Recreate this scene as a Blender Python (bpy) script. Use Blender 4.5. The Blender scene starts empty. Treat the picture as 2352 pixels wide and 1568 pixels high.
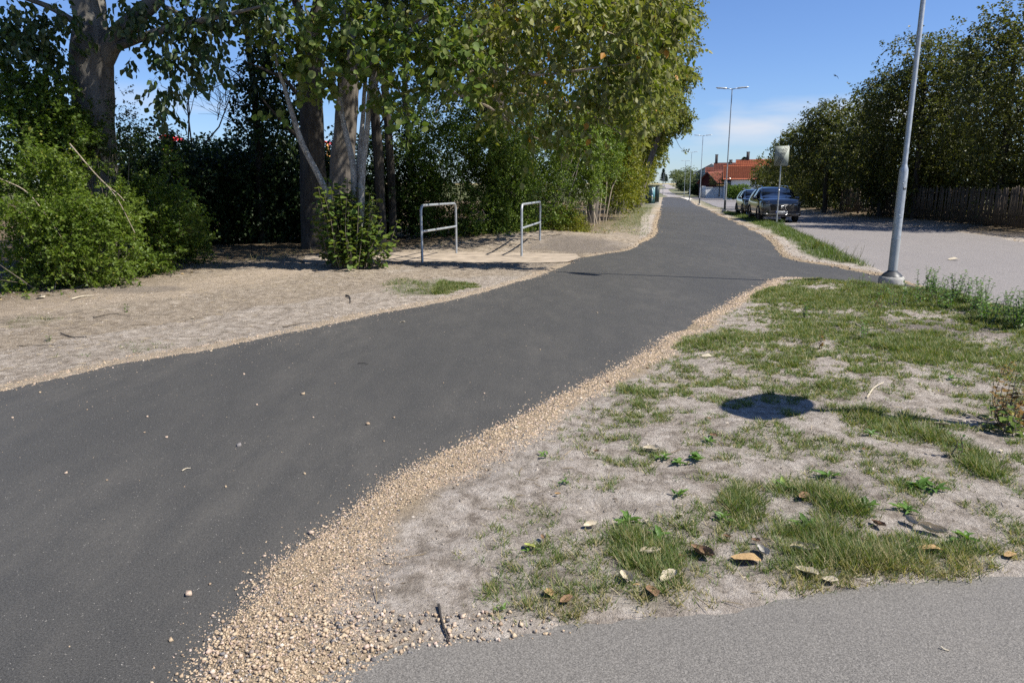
import bpy, math, random
import numpy as np
from mathutils import Vector, Matrix

SC = bpy.context.scene
COL = SC.collection
R = math.radians
rng = np.random.default_rng(7)
random.seed(7)

# ------------------------------------------------------------------ camera
CAM_H = 1.62
PITCH = R(12.25)
cam = bpy.data.cameras.new('camera')
cam.sensor_width = 36.0
cam.lens = 36.0 * 1631.0 / 2352.0
cam.clip_end = 6000
cam.clip_start = 0.05
camo = bpy.data.objects.new('camera', cam)
camo.location = (0, 0, CAM_H)
camo.rotation_euler = (R(90) - PITCH, 0, 0)
COL.objects.link(camo)
SC.camera = camo

# ------------------------------------------------------------------ light
SUN_EL = R(52.5)
SUN_AZ = (0.943, -0.332)                    # horizontal direction towards the sun (x, y)
sd = Vector((SUN_AZ[0] * math.cos(SUN_EL), SUN_AZ[1] * math.cos(SUN_EL), math.sin(SUN_EL)))
sun = bpy.data.lights.new('sun', 'SUN')
sun.energy = 5.0
sun.angle = R(0.53)
sun.color = (1.0, 0.955, 0.88)
suno = bpy.data.objects.new('sun', sun)
suno.rotation_euler = sd.to_track_quat('Z', 'Y').to_euler()
suno.location = (20, -10, 30)
COL.objects.link(suno)

world = bpy.data.worlds.new('World')
SC.world = world
world.use_nodes = True
wn, wl = world.node_tree.nodes, world.node_tree.links
wn.clear()
w_out = wn.new('ShaderNodeOutputWorld')
w_bg = wn.new('ShaderNodeBackground')
w_sky = wn.new('ShaderNodeTexSky')
w_sky.sky_type = 'NISHITA'
w_sky.sun_disc = False
w_sky.sun_elevation = SUN_EL
w_sky.sun_rotation = math.atan2(SUN_AZ[0], SUN_AZ[1])
w_sky.altitude = 0
w_sky.air_density = 1.0
w_sky.dust_density = 0.15
w_sky.ozone_density = 3.0
w_bg.inputs['Strength'].default_value = 0.07
# thin low clouds, the same all round the horizon
w_tc = wn.new('ShaderNodeTexCoord')
w_map = wn.new('ShaderNodeMapping'); w_map.inputs['Scale'].default_value = (5.0, 5.0, 22.0)
w_map.inputs['Location'].default_value = (4.4, 0.9, 2.1)
w_no = wn.new('ShaderNodeTexNoise'); w_no.inputs['Scale'].default_value = 1.0; w_no.inputs['Detail'].default_value = 6
w_r1 = wn.new('ShaderNodeMapRange'); w_r1.inputs[1].default_value = 0.50; w_r1.inputs[2].default_value = 0.72
w_sep = wn.new('ShaderNodeSeparateXYZ')
w_r2 = wn.new('ShaderNodeMapRange'); w_r2.inputs[1].default_value = 0.03; w_r2.inputs[2].default_value = 0.075
w_r3 = wn.new('ShaderNodeMapRange'); w_r3.inputs[1].default_value = 0.125; w_r3.inputs[2].default_value = 0.085
w_m1 = wn.new('ShaderNodeMath'); w_m1.operation = 'MULTIPLY'
w_m2 = wn.new('ShaderNodeMath'); w_m2.operation = 'MULTIPLY'
w_m3 = wn.new('ShaderNodeMath'); w_m3.operation = 'MULTIPLY'; w_m3.inputs[1].default_value = 0.8
w_mix = wn.new('ShaderNodeMix'); w_mix.data_type = 'RGBA'
w_mix.inputs[7].default_value = (7.2, 7.4, 8.0, 1)
wl.new(w_tc.outputs['Generated'], w_map.inputs['Vector'])
wl.new(w_map.outputs[0], w_no.inputs['Vector'])
wl.new(w_no.outputs[0], w_r1.inputs[0])
wl.new(w_tc.outputs['Generated'], w_sep.inputs[0])
wl.new(w_sep.outputs['Z'], w_r2.inputs[0]); wl.new(w_sep.outputs['Z'], w_r3.inputs[0])
wl.new(w_r2.outputs[0], w_m1.inputs[0]); wl.new(w_r3.outputs[0], w_m1.inputs[1])
wl.new(w_m1.outputs[0], w_m2.inputs[0]); wl.new(w_r1.outputs[0], w_m2.inputs[1])
wl.new(w_m2.outputs[0], w_m3.inputs[0])
wl.new(w_m3.outputs[0], w_mix.inputs[0])
w_tint = wn.new('ShaderNodeMix'); w_tint.data_type = 'RGBA'; w_tint.blend_type = 'MULTIPLY'
w_tint.inputs[0].default_value = 1.0; w_tint.inputs[7].default_value = (.82, .98, 1.33, 1)     # white balance of the clear sky
wl.new(w_sky.outputs[0], w_tint.inputs[6])
wl.new(w_tint.outputs[2], w_mix.inputs[6])
wl.new(w_mix.outputs[2], w_bg.inputs['Color'])
wl.new(w_bg.outputs[0], w_out.inputs['Surface'])

SC.view_settings.view_transform = 'Standard'
SC.view_settings.look = 'None'
SC.view_settings.exposure = 0.65
SC.view_settings.gamma = 1.0
SC.view_settings.use_curve_mapping = False
SC.render.engine = 'CYCLES'
SC.cycles.max_bounces = 6
SC.cycles.diffuse_bounces = 3
SC.cycles.glossy_bounces = 3
SC.cycles.transmission_bounces = 4
SC.cycles.transparent_max_bounces = 6
SC.cycles.caustics_reflective = False
SC.cycles.caustics_refractive = False
SC.cycles.use_denoising = False
SC.cycles.denoiser = 'OPENIMAGEDENOISE'

# ------------------------------------------------------------------ measuring helpers
F = 1631.0
_c, _s = math.cos(PITCH), math.sin(PITCH)

def ray(u, v):
    dx, dy = (u - 1176.0) / F, (784.0 - v) / F
    return np.array((dx, _c + dy * _s, -_s + dy * _c))

def G(u, v, z=0.0):
    """survey: where on level ground a point measured in the photograph stands"""
    d = ray(u, v); t = (z - CAM_H) / d[2]
    return np.array((d[0] * t, d[1] * t))

def P(u, v, Y):
    """survey: a measured point at distance Y"""
    d = ray(u, v); t = Y / d[1]
    return np.array((d[0] * t, Y, CAM_H + d[2] * t))

def sstep(a, b, x):
    t = np.clip((np.asarray(x, float) - a) / (b - a), 0, 1)
    return t * t * (3 - 2 * t)

def _hash(ix, iy, iz, seed):
    n = (ix * 374761393 + iy * 668265263 + iz * 2147483647 + seed * 1274126177) & 0xffffffff
    n = ((n ^ (n >> 13)) * 1274126177) & 0xffffffff
    n = n ^ (n >> 16)
    return (n & 0xffff) / 32767.5 - 1.0

def noise(x, y, z=0.0, seed=0):
    x, y, z = np.broadcast_arrays(np.asarray(x, float), np.asarray(y, float), np.asarray(z, float))
    x0, y0, z0 = np.floor(x), np.floor(y), np.floor(z)
    fx, fy, fz = x - x0, y - y0, z - z0
    fx, fy, fz = fx*fx*(3-2*fx), fy*fy*(3-2*fy), fz*fz*(3-2*fz)
    ix, iy, iz = x0.astype(np.int64), y0.astype(np.int64), z0.astype(np.int64)
    def h(a, b, c): return _hash(ix + a, iy + b, iz + c, seed)
    a = h(0,0,0)*(1-fx) + h(1,0,0)*fx; b = h(0,1,0)*(1-fx) + h(1,1,0)*fx
    c = h(0,0,1)*(1-fx) + h(1,0,1)*fx; d = h(0,1,1)*(1-fx) + h(1,1,1)*fx
    e = a*(1-fy) + b*fy; f = c*(1-fy) + d*fy
    return e*(1-fz) + f*fz

def fbm(x, y, z=0.0, seed=0, oct=4):
    s, a, k = 0, 1.0, 1.0
    for i in range(oct):
        s = s + a * noise(np.asarray(x)*k, np.asarray(y)*k, np.asarray(z)*k, seed + i); a *= .5; k *= 2.03
    return s / 1.9

def H(x, y):
    """height of the land"""
    x = np.asarray(x, float); y = np.asarray(y, float)
    z = np.interp(y, [-50, 55, 84, 120, 156, 200, 260, 325, 400, 900, 3000],
                  [0, 0, -.42, -.55, -.66, -.6, .9, 3.25, 3.4, 2, 0])
    side = np.clip((x - .21*y - 9) / 40, 0, 1)
    z = z + side * sstep(95, 170, y) * 1.1 * (1 - sstep(300, 420, y))
    z = z + 0.16 * np.exp(-(((x - .6)/3.2)**2 + ((y - 21.5)/2.0)**2))
    return z

def norm(a):
    return a / np.maximum(np.linalg.norm(a, axis=-1, keepdims=True), 1e-9)

# ------------------------------------------------------------------ materials
MATS = {}
class NB:
    """small node-tree writer"""
    def __init__(self, name):
        self.m = bpy.data.materials.new(name); self.m.use_nodes = True
        self.n, self.l = self.m.node_tree.nodes, self.m.node_tree.links
        self.n.clear()
        self.out = self.n.new('ShaderNodeOutputMaterial')
        self.tc = self.n.new('ShaderNodeTexCoord')
        MATS[name] = self.m
    def put(self, sock, v):
        if hasattr(v, 'is_linked') or isinstance(v, bpy.types.NodeSocket): self.l.new(v, sock)
        else:
            if isinstance(v, (tuple, list)) and len(v) == 3 and sock.type == 'RGBA': v = (*v, 1)
            sock.default_value = v
    def noise(self, scale, detail=4, rough=.55, stretch=None, rot=0, coord='Object', dist=0):
        v = self.tc.outputs[coord]
        if stretch or rot:
            mp = self.n.new('ShaderNodeMapping')
            mp.inputs['Scale'].default_value = stretch or (1, 1, 1)
            mp.inputs['Rotation'].default_value = (0, 0, rot)
            self.l.new(v, mp.inputs[0]); v = mp.outputs[0]
        t = self.n.new('ShaderNodeTexNoise')
        t.inputs['Scale'].default_value = scale; t.inputs['Detail'].default_value = detail
        t.inputs['Roughness'].default_value = rough; t.inputs['Distortion'].default_value = dist
        self.l.new(v, t.inputs['Vector'])
        return t.outputs[0]
    def voro(self, scale, out='Distance', stretch=None):
        v = self.tc.outputs['Object']
        if stretch:
            mp = self.n.new('ShaderNodeMapping'); mp.inputs['Scale'].default_value = stretch
            self.l.new(v, mp.inputs[0]); v = mp.outputs[0]
        t = self.n.new('ShaderNodeTexVoronoi'); t.inputs['Scale'].default_value = scale
        self.l.new(v, t.inputs['Vector'])
        return t.outputs[out]
    def attr(self, name):
        a = self.n.new('ShaderNodeAttribute'); a.attribute_name = name
        return a.outputs['Fac']
    def rng(self, v, a, b, c=0., d=1.):
        m = self.n.new('ShaderNodeMapRange')
        self.put(m.inputs[0], v)
        for i, k in zip((1, 2, 3, 4), (a, b, c, d)): m.inputs[i].default_value = k
        return m.outputs[0]
    def math(self, op, a, b=0.):
        m = self.n.new('ShaderNodeMath'); m.operation = op
        self.put(m.inputs[0], a); self.put(m.inputs[1], b)
        return m.outputs[0]
    def mix(self, f, a, b, mode='MIX'):
        m = self.n.new('ShaderNodeMix'); m.data_type = 'RGBA'; m.blend_type = mode
        self.put(m.inputs[0], f); self.put(m.inputs[6], a); self.put(m.inputs[7], b)
        return m.outputs[2]
    def ramp(self, v, stops):
        r = self.n.new('ShaderNodeValToRGB'); e = r.color_ramp.elements
        while len(e) < len(stops): e.new(.5)
        for k, (p, c) in zip(e, stops): k.position = p; k.color = (*c, 1)
        self.put(r.inputs[0], v)
        return r.outputs[0]
    def bump(self, h, strength=.5, dist=.01, prev=None):
        b = self.n.new('ShaderNodeBump'); b.inputs['Strength'].default_value = strength
        b.inputs['Distance'].default_value = dist
        self.put(b.inputs['Height'], h)
        if prev is not None: self.l.new(prev, b.inputs['Normal'])
        return b.outputs[0]
    def bsdf(self, col, rough=.8, metal=0., spec=.5, normal=None, coat=0.):
        b = self.n.new('ShaderNodeBsdfPrincipled')
        self.put(b.inputs['Base Color'], col); self.put(b.inputs['Roughness'], rough)
        self.put(b.inputs['Metallic'], metal); b.inputs['Specular IOR Level'].default_value = spec
        b.inputs['Coat Weight'].default_value = coat
        b.inputs['Coat Roughness'].default_value = .03
        if normal is not None: self.l.new(normal, b.inputs['Normal'])
        return b
    def done(self, shader):
        self.l.new(shader.outputs[0] if hasattr(shader, 'outputs') else shader, self.out.inputs[0])
        return self.m

def simple(name, col, rough=.6, metal=0., var=.12, scale=6, spec=.5, bump=0., coat=0.):
    b = NB(name)
    n = b.noise(scale, 5)
    dark = tuple(c * (1 - var) for c in col); lite = tuple(min(1, c * (1 + var)) for c in col)
    c = b.mix(b.rng(n, .3, .7), dark, lite)
    nr = b.bump(b.noise(scale * 12, 3), bump, .01) if bump else None
    return b.done(b.bsdf(c, rough, metal, spec, nr, coat))

def leaf_mat(name, stops, under=None, trans=.35, rough=.45, spec=.4, tr_col=None):
    b = NB(name)
    c = b.ramp(b.attr('tint'), stops)
    n = b.noise(1.1, 2)
    c = b.mix(b.rng(n, .4, .75, 0, .25), c, tuple(.6*k for k in stops[len(stops)//2][1]))
    if under:
        g = b.n.new('ShaderNodeNewGeometry')
        c = b.mix(g.outputs['Backfacing'], c, b.mix(.75, c, under))
    p = b.bsdf(c, rough, 0, spec)
    t = b.n.new('ShaderNodeBsdfTranslucent')
    tc = b.mix(1.0, c, tr_col or (1.25, 1.35, .55), 'MULTIPLY')
    b.l.new(tc, t.inputs[0])
    m = b.n.new('ShaderNodeMixShader'); m.inputs[0].default_value = trans
    b.l.new(p.outputs[0], m.inputs[1]); b.l.new(t.outputs[0], m.inputs[2])
    return b.done(m)

def bark_mat(name, lo, hi, lichen=None, lf=.6, scale=9, bump=.8):
    b = NB(name)
    f = b.noise(scale, 8, .65, (1, 1, .22))
    f2 = b.noise(scale * .35, 4, .6)
    c = b.mix(b.rng(f, .32, .68), lo, hi)
    c = b.mix(b.rng(f2, .40, .80, 0, .3), c, tuple(.7*k for k in lo))
    if lichen:
        l = b.noise(scale * 1.6, 6, .7)
        c = b.mix(b.rng(l, lf, lf + .1, 0, .85), c, lichen)
    nr = b.bump(f, bump, .04)
    nr = b.bump(b.voro(scale * 4, stretch=(1, 1, .3)), .35, .015, nr)
    return b.done(b.bsdf(c, .9, 0, .2, nr))

# ------------------------------------------------------------------ mesh helpers
def put_mesh(name, verts, faces, mat, attrs=None, smooth=False, fmat=None):
    """verts (N,3); faces: (M,k) array, or list of such arrays / python lists"""
    me = bpy.data.meshes.new(name)
    verts = np.asarray(verts, np.float32)
    if isinstance(faces, np.ndarray): faces = [faces]
    idx, tot = [], []
    for f in faces:
        if isinstance(f, np.ndarray) and f.ndim == 2:
            idx.append(f.ravel()); tot.append(np.full(len(f), f.shape[1]))
        else:
            idx.append(np.asarray(f).ravel()); tot.append(np.array([len(f)]))
    idx = np.concatenate(idx).astype(np.int32); tot = np.concatenate(tot).astype(np.int32)
    me.vertices.add(len(verts)); me.vertices.foreach_set('co', verts.ravel())
    me.loops.add(len(idx)); me.loops.foreach_set('vertex_index', idx)
    me.polygons.add(len(tot))
    st = np.zeros(len(tot), np.int32); st[1:] = np.cumsum(tot)[:-1]
    me.polygons.foreach_set('loop_start', st); me.polygons.foreach_set('loop_total', tot)
    if smooth: me.polygons.foreach_set('use_smooth', np.ones(len(tot), bool))
    for m in (mat if isinstance(mat, (list, tuple)) else [mat]): me.materials.append(MATS[m] if isinstance(m, str) else m)
    if fmat is not None: me.polygons.foreach_set('material_index', np.asarray(fmat, np.int32))
    for k, (dom, val) in (attrs or {}).items():
        a = me.attributes.new(k, 'FLOAT', dom); a.data.foreach_set('value', np.asarray(val, np.float32).ravel())
    me.update(calc_edges=True); me.validate()
    return me

def link(name, me, parent=None):
    o = bpy.data.objects.new(name, me); COL.objects.link(o)
    if parent is not None: o.parent = parent
    return o

def tag(o, label=None, cat=None, group=None, kind=None):
    if label: o['label'] = label
    if cat: o['category'] = cat
    if group: o['group'] = group
    if kind: o['kind'] = kind
    return o

def thing(name, label, cat, loc=(0, 0, 0), rz=0, group=None):
    o = bpy.data.objects.new(name, None); COL.objects.link(o)
    o.empty_display_size = .2
    o.location = loc; o.rotation_euler = (0, 0, rz)
    return tag(o, label, cat, group)

def copy_tree(o, parent=None):
    c = o.copy(); COL.objects.link(c); c.parent = parent
    for ch in list(o.children): copy_tree(ch, c)
    return c

class MB:
    """collects shapes into one mesh"""
    def __init__(self): self.v, self.f, self.n, self.m, self.cur = [], [], 0, [], 0
    def add(self, v, f):
        v = np.asarray(v, float)
        for q in f: self.f.append([i + self.n for i in q]); self.m.append(self.cur)
        self.v.append(v); self.n += len(v); return self
    def box(self, c, s, rz=0, taper=1.0, bev=0):
        x, y, z = s[0]/2, s[1]/2, s[2]/2
        if bev:
            b = bev
            pr = [(-x+b,-y),(x-b,-y),(x,-y+b),(x,y-b),(x-b,y),(-x+b,y),(-x,y-b),(-x,-y+b)]
            v, f = [], []
            for zz, k in ((-z, b), (-z+b, 0), (z-b, 0), (z, b)):
                for (a, d) in pr: v.append((a - np.sign(a)*k, d - np.sign(d)*k, zz))
            for r in range(3):
                for i in range(8): f.append((r*8+i, r*8+(i+1)%8, r*8+8+(i+1)%8, r*8+8+i))
            f.append(tuple(range(7, -1, -1))); f.append(tuple(range(24, 32)))
            v = np.array(v)
        else:
            v = np.array([(-x,-y,-z),(x,-y,-z),(x,y,-z),(-x,y,-z),(-x*taper,-y*taper,z),(x*taper,-y*taper,z),(x*taper,y*taper,z),(-x*taper,y*taper,z)])
            f = [(0,3,2,1),(4,5,6,7),(0,1,5,4),(1,2,6,5),(2,3,7,6),(3,0,4,7)]
        ca, sa = math.cos(rz), math.sin(rz)
        v = np.stack((v[:,0]*ca - v[:,1]*sa, v[:,0]*sa + v[:,1]*ca, v[:,2]), 1) + np.asarray(c)
        return self.add(v, f)
    def tube(self, pts, rad, sides=8, cap=True, closed=False):
        v, f = tube(pts, rad, sides, cap)
        return self.add(v, f)
    def lathe(self, prof, sides=16, c=(0,0,0), rot=None, phase=0):
        v, f = [], []
        for (r, z) in prof:
            for i in range(sides):
                a = 2*math.pi*i/sides + phase
                v.append((r*math.cos(a), r*math.sin(a), z))
        k = len(prof)
        for j in range(k-1):
            for i in range(sides):
                f.append((j*sides+i, j*sides+(i+1)%sides, (j+1)*sides+(i+1)%sides, (j+1)*sides+i))
        f.append(tuple(range(sides-1, -1, -1))); f.append(tuple(range((k-1)*sides, k*sides)))
        v = np.array(v)
        if rot is not None: v = v @ np.array(rot.to_3x3()).T
        return self.add(v + np.asarray(c), f)
    def poly(self, pts, thick, axis=(0, 0, 1)):
        """flat outline extruded"""
        p = np.asarray(pts, float); a = np.asarray(axis, float) * thick
        n = len(p)
        f = [tuple(range(n-1, -1, -1)), tuple(range(n, 2*n))]
        f += [(i, (i+1)%n, n+(i+1)%n, n+i) for i in range(n)]
        return self.add(np.concatenate((p, p + a)), f)
    def build(self, name, mat, parent=None, smooth=False, loc=None, attrs=None):
        me = put_mesh(name, np.concatenate(self.v), self.f, mat, smooth=smooth, attrs=attrs,
                      fmat=self.m if isinstance(mat, (list, tuple)) else None)
        if smooth:
            try: me.set_sharp_from_angle(angle=R(35))
            except Exception: pass
        o = link(name, me, parent)
        if loc is not None: o.location = loc
        return o

def spline(pts, n):
    """Catmull-Rom through pts (any columns)"""
    p = np.asarray(pts, float)
    q = np.concatenate((2*p[:1]-p[1:2], p, 2*p[-1:]-p[-2:-1]))
    out = []
    m = len(p) - 1
    for t in np.linspace(0, m, n):
        i = min(int(t), m-1); u = t - i
        a, b, c, d = q[i], q[i+1], q[i+2], q[i+3]
        out.append(.5*((2*b)+(-a+c)*u+(2*a-5*b+4*c-d)*u*u+(-a+3*b-3*c+d)*u**3))
    return np.array(out)

def tube(pts, rad, sides=8, cap=True):
    p = np.asarray(pts, float); n = len(p)
    r = np.broadcast_to(np.asarray(rad, float), (n,))
    t = np.gradient(p, axis=0); t = norm(t)
    ref = np.array((0, 0, 1.)) if abs(t[0, 2]) < .9 else np.array((1., 0, 0))
    u = norm(np.cross(ref, t[0])); fr = []
    for i in range(n):
        u = norm(u - t[i]*np.dot(u, t[i])); fr.append((u, np.cross(t[i], u)))
    a = np.linspace(0, 2*np.pi, sides, endpoint=False)
    v = np.concatenate([p[i] + r[i]*(np.cos(a)[:,None]*fr[i][0] + np.sin(a)[:,None]*fr[i][1]) for i in range(n)])
    f = [(j*sides+i, j*sides+(i+1)%sides, (j+1)*sides+(i+1)%sides, (j+1)*sides+i) for j in range(n-1) for i in range(sides)]
    if cap: f.append(tuple(range(sides-1, -1, -1))); f.append(tuple(range((n-1)*sides, n*sides)))
    return v, f

def limb(mb, pts, rad, n=14, sides=10, rough=.06, seed=0):
    """a gnarled trunk or branch through pts, radius list interpolated"""
    pr = np.concatenate((np.asarray(pts, float), np.asarray(rad, float)[:, None]), 1)
    s = spline(pr, n)
    v, f = tube(s[:, :3], np.maximum(s[:, 3], .002), sides)
    if rough:
        cen = np.repeat(s[:, :3], sides, 0)
        d = v - cen
        k = 1 + rough * 2.2 * noise(v[:,0]*6, v[:,1]*6, v[:,2]*2.2, seed) + rough*noise(v[:,0]*17, v[:,1]*17, v[:,2]*7, seed+3)
        v = cen + d * k[:, None]
    mb.add(v, f)
    return s

def text_mesh(body, size, depth=0.0):
    cu = bpy.data.curves.new('lettering', 'FONT'); cu.body = body; cu.size = size
    cu.align_x = 'CENTER'; cu.align_y = 'CENTER'; cu.extrude = depth; cu.resolution_u = 3
    o = bpy.data.objects.new('lettering', cu); COL.objects.link(o)
    dg = bpy.context.evaluated_depsgraph_get(); dg.update()
    me = bpy.data.meshes.new_from_object(o.evaluated_get(dg))
    bpy.data.objects.remove(o); bpy.data.curves.remove(cu)
    me.name = 'lettering'
    return me
# ================================================================== the setting
def GH(u, v):
    """survey: where a measured ray meets the land, far field included"""
    d = ray(u, v)
    ys = np.concatenate((np.arange(2, 60, .05), np.arange(60, 900, .5)))
    t = ys / d[1]; x = d[0]*t; z = CAM_H + d[2]*t
    hit = np.nonzero(z < H(x, ys))[0]
    i = hit[0] if len(hit) else len(ys) - 1
    return np.array((x[i], ys[i]))

def zz3(a): return [((2500 + x*.38259)/1.7415, (500 + y*.38259)/1.7415) for x, y in a]
def z3b(a): return [((2600 + x*.17007)/1.7415, (580 + y*.17007)/1.7415) for x, y in a]

def dens(poly, step=.25, wob=0., seed=0, close=True):
    """resample an outline, with a little unevenness"""
    p = np.asarray(poly, float); out = []
    n = len(p)
    for i in range(n if close else n-1):
        a, b = p[i], p[(i+1) % n]
        k = max(1, int(np.linalg.norm(b-a)/step))
        k = min(k, 60)
        for j in range(k): out.append(a + (b-a)*j/k)
    if not close: out.append(p[-1])
    q = np.array(out)
    if wob:
        q = q + wob*np.stack((noise(q[:,0]*2.3, q[:,1]*2.3, 0, seed), noise(q[:,0]*2.3, q[:,1]*2.3, 5, seed)), 1)
        q = q + wob*.5*np.stack((noise(q[:,0]*7, q[:,1]*7, 0, seed), noise(q[:,0]*7, q[:,1]*7, 5, seed)), 1)
    return q

def sdf(x, y, poly):
    x = np.asarray(x, float).ravel(); y = np.asarray(y, float).ravel()
    d = np.full(len(x), 36.0); ins = np.zeros(len(x), bool)
    n = len(poly)
    X0, X1, Y0, Y1 = x.min()-6, x.max()+6, y.min(), y.max()
    for i in range(n):
        ax, ay = poly[i]; bx, by = poly[(i+1) % n]
        ynear = max(ay, by) >= Y0 and min(ay, by) <= Y1
        if not ynear and (max(ay, by) < Y0-6 or min(ay, by) > Y1+6): continue
        if max(ax, bx) < X0 or min(ax, bx) > X1:
            if ynear and ay != by:
                c = ((ay > y) != (by > y)); ins ^= c & (x < ax + (y-ay)*(bx-ax)/(by-ay))
            continue
        ex, ey = bx-ax, by-ay; wx, wy = x-ax, y-ay
        t = np.clip((wx*ex + wy*ey)/max(ex*ex+ey*ey, 1e-12), 0, 1)
        d = np.minimum(d, (wx-ex*t)**2 + (wy-ey*t)**2)
        c = ((ay > y) != (by > y))
        with np.errstate(divide='ignore', invalid='ignore'):
            xi = ax + (y-ay)*ex/(ey if abs(ey) > 1e-12 else 1e-12)
        ins ^= c & (x < xi)
    d = np.sqrt(d)
    return np.where(ins, -d, d)

# ---- outlines surveyed from the photograph
left_near = [G(*p) for p in [(0,899),(130,870),(300,832),(480,803),(640,770),(800,735),(960,705),(1060,686),(1160,657),(1240,632),(1310,607),(1330,594),(1400,582)]]
left_far = [GH(*p) for p in zz3([(0,1322),(100,1290),(240,1210),(330,1150),(347,1110),(336,1050),(365,960),(375,900),(390,800),(400,756)])]
right_far = [GH(*p) for p in zz3([(590,760),(690,800),(770,850),(900,905),(1000,957),(1080,985),(1150,1020),(1300,1090),(1450,1170),(1530,1230),(1570,1300),(1640,1380),(1800,1425),(2091,1470)])]
branch = [G(2015,633), G(2062,645), G(2125,668), G(2010,655), G(1900,642), G(1800,637)]
right_near = [G(*p) for p in [(1770,644),(1700,681),(1600,737),(1500,797),(1400,856),(1250,926),(1100,1001),(1000,1047),(900,1102),(800,1180),(735,1232),(640,1290),(560,1380),(500,1452),(470,1502),(452,1568)]]
behind = [(-1.25,1.2),(-1.6,0.2),(-2.1,-1.5),(-12,-1.2),(-12,3.4),(-8,4.55)]
PATH = dens(list(left_near)+list(left_far)+list(right_far)+branch+list(right_near)+[np.array(b) for b in behind], .3, .03, 3)
old_edge = [G(*p) for p in [(752,1568),(830,1535),(900,1510),(1000,1480),(1100,1466),(1200,1450),(1300,1441),(1400,1433),(1490,1428),(1545,1436),(1590,1412),(1680,1397),(1800,1383),(1900,1371),(2000,1361),(2100,1349),(2200,1336),(2352,1316)]]
OLD = dens(list(old_edge)+[np.array(p) for p in [(3.4,3.15),(6,4.1),(9,5.0),(9,-2),(-.9,-2),(-.75,1.5)]], .12, .035, 9)
road_l = [G(*p) for p in [(2352,724),(2250,692),(2150,664),(2100,650),(2040,630),(1990,608),(1945,586),(1905,566),(1860,546),(1815,524)]]
road_far_l = [GH(*p) for p in zz3([(1650,1060),(1400,985),(1110,905),(1000,865),(900,830),(780,785),(690,763)])]
road_far_r = [GH(*p) for p in zz3([(840,742),(1040,748),(1200,768)])]
road_r = [np.array(p) for p in [(20.6,62),(18.7,46),(17.8,37),(17.0,29.5),(15.7,21.5),(14.6,15),(14.2,9),(15,2)]]
ROAD = dens([np.array((6.7,-2.)), np.array((6.65,4.))]+list(road_l)+list(road_far_l)+list(road_far_r)+road_r+[np.array((15.,-2.))], .4, .05, 5)
SLAB = dens([G(*p) for p in [(700,588),(800,582),(880,580),(1000,580),(1150,580),(1322,584),(1335,592),(1308,602),(1150,604),(1000,602),(880,601),(790,606),(700,605)]], .3, .05, 2)
# the lighter lane going on over the hill
lane_r = [GH(*p) for p in z3b([(985,1225),(720,1200),(560,1150),(470,1100),(440,1062)])]
lane_r2 = [GH(*p) for p in z3b([(622,1026),(540,985),(455,940),(430,925)])]
lane_l = [GH(*p) for p in z3b([(330,1232),(420,1215),(300,1165),(228,1132)])]
lane_l2 = [GH(*p) for p in z3b([(232,1048),(380,1022),(340,985),(270,955),(320,925)])]

# ---- materials of the ground
def asphalt(name, lo, hi, dust, dust_amt, speck, rot=0.2, speck_col=(.5,.47,.42), gs=75):
    b = NB(name)
    g = b.noise(260, 3, .7)
    g2 = b.noise(90, 3, .6)
    c = b.mix(b.rng(g, .38, .62), lo, hi)
    g3 = b.noise(gs, 3, .6)
    c = b.mix(b.rng(g3, .36, .64), b.mix(1.0, c, (.66,.66,.66), 'MULTIPLY'), b.mix(1.0, c, (1.3,1.3,1.3), 'MULTIPLY'))
    d1 = b.noise(.9, 5, .6, (1, .28, 1), rot)
    d2 = b.noise(5, 6, .65, (1, .35, 1), rot)
    d3 = b.noise(38, 4, .6)
    f = b.math('MULTIPLY', b.rng(d1, .36, .74, .15, 1), b.rng(d2, .35, .7, .15, 1))
    f = b.math('MULTIPLY', f, b.rng(d3, .3, .6, .5, 1))
    f = b.math('MULTIPLY', f, dust_amt*.6)
    c = b.mix(f, c, dust)
    s = b.rng(b.voro(85), .04, .20, 1, 0)
    sel = b.rng(b.noise(31, 2), .55, .62)
    c = b.mix(b.math('MULTIPLY', b.math('MULTIPLY', s, sel), speck), c, speck_col)
    nr = b.bump(g2, .5, .006)
    nr = b.bump(g, .45, .003, nr)
    return b.done(b.bsdf(c, b.rng(g, .3, .7, .62, .85), 0, .35, nr))
asphalt('new_asphalt', (.022,.0215,.020), (.080,.0775,.072), (.165,.15,.125), .7, 1.0, .2, (.55,.51,.44), 110)
asphalt('old_asphalt', (.085,.079,.070), (.205,.19,.168), (.25,.225,.19), .5, .8, 1.2, (.5,.46,.4), 170)
asphalt('road_asphalt', (.135,.122,.112), (.275,.25,.232), (.36,.32,.28), .45, .5, -.15, (.5,.46,.43))
asphalt('lane_asphalt', (.25,.225,.205), (.33,.30,.275), (.4,.35,.3), .4, .2)

b = NB('sandy_ground')
n1 = b.noise(1.6, 6, .6); n2 = b.noise(9, 6, .65); n3 = b.noise(60, 4, .7); n4 = b.noise(240, 3, .7)
sand = b.ramp(b.rng(n2, .36, .64), [(0,(.23,.192,.155)),(.3,(.36,.31,.255)),(.6,(.46,.40,.34)),(1,(.56,.50,.43))])
sand = b.mix(b.rng(n3, .52, .72, 0, .45), sand, (.20,.165,.13))
sand = b.mix(b.rng(n1, .45, .7, 0, .45), sand, (.56,.505,.435))
sand = b.mix(b.rng(b.noise(26, 7, .75, dist=.8), .5, .66, 0, .7), sand, (.17,.138,.106))
sand = b.mix(b.rng(b.noise(3.3, 5, .7, dist=1.), .52, .72, 0, .55), sand, (.20,.17,.14))
dirt = b.ramp(b.rng(n2, .3, .72), [(0,(.17,.135,.097)),(.5,(.32,.26,.19)),(1,(.46,.385,.295))])
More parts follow.
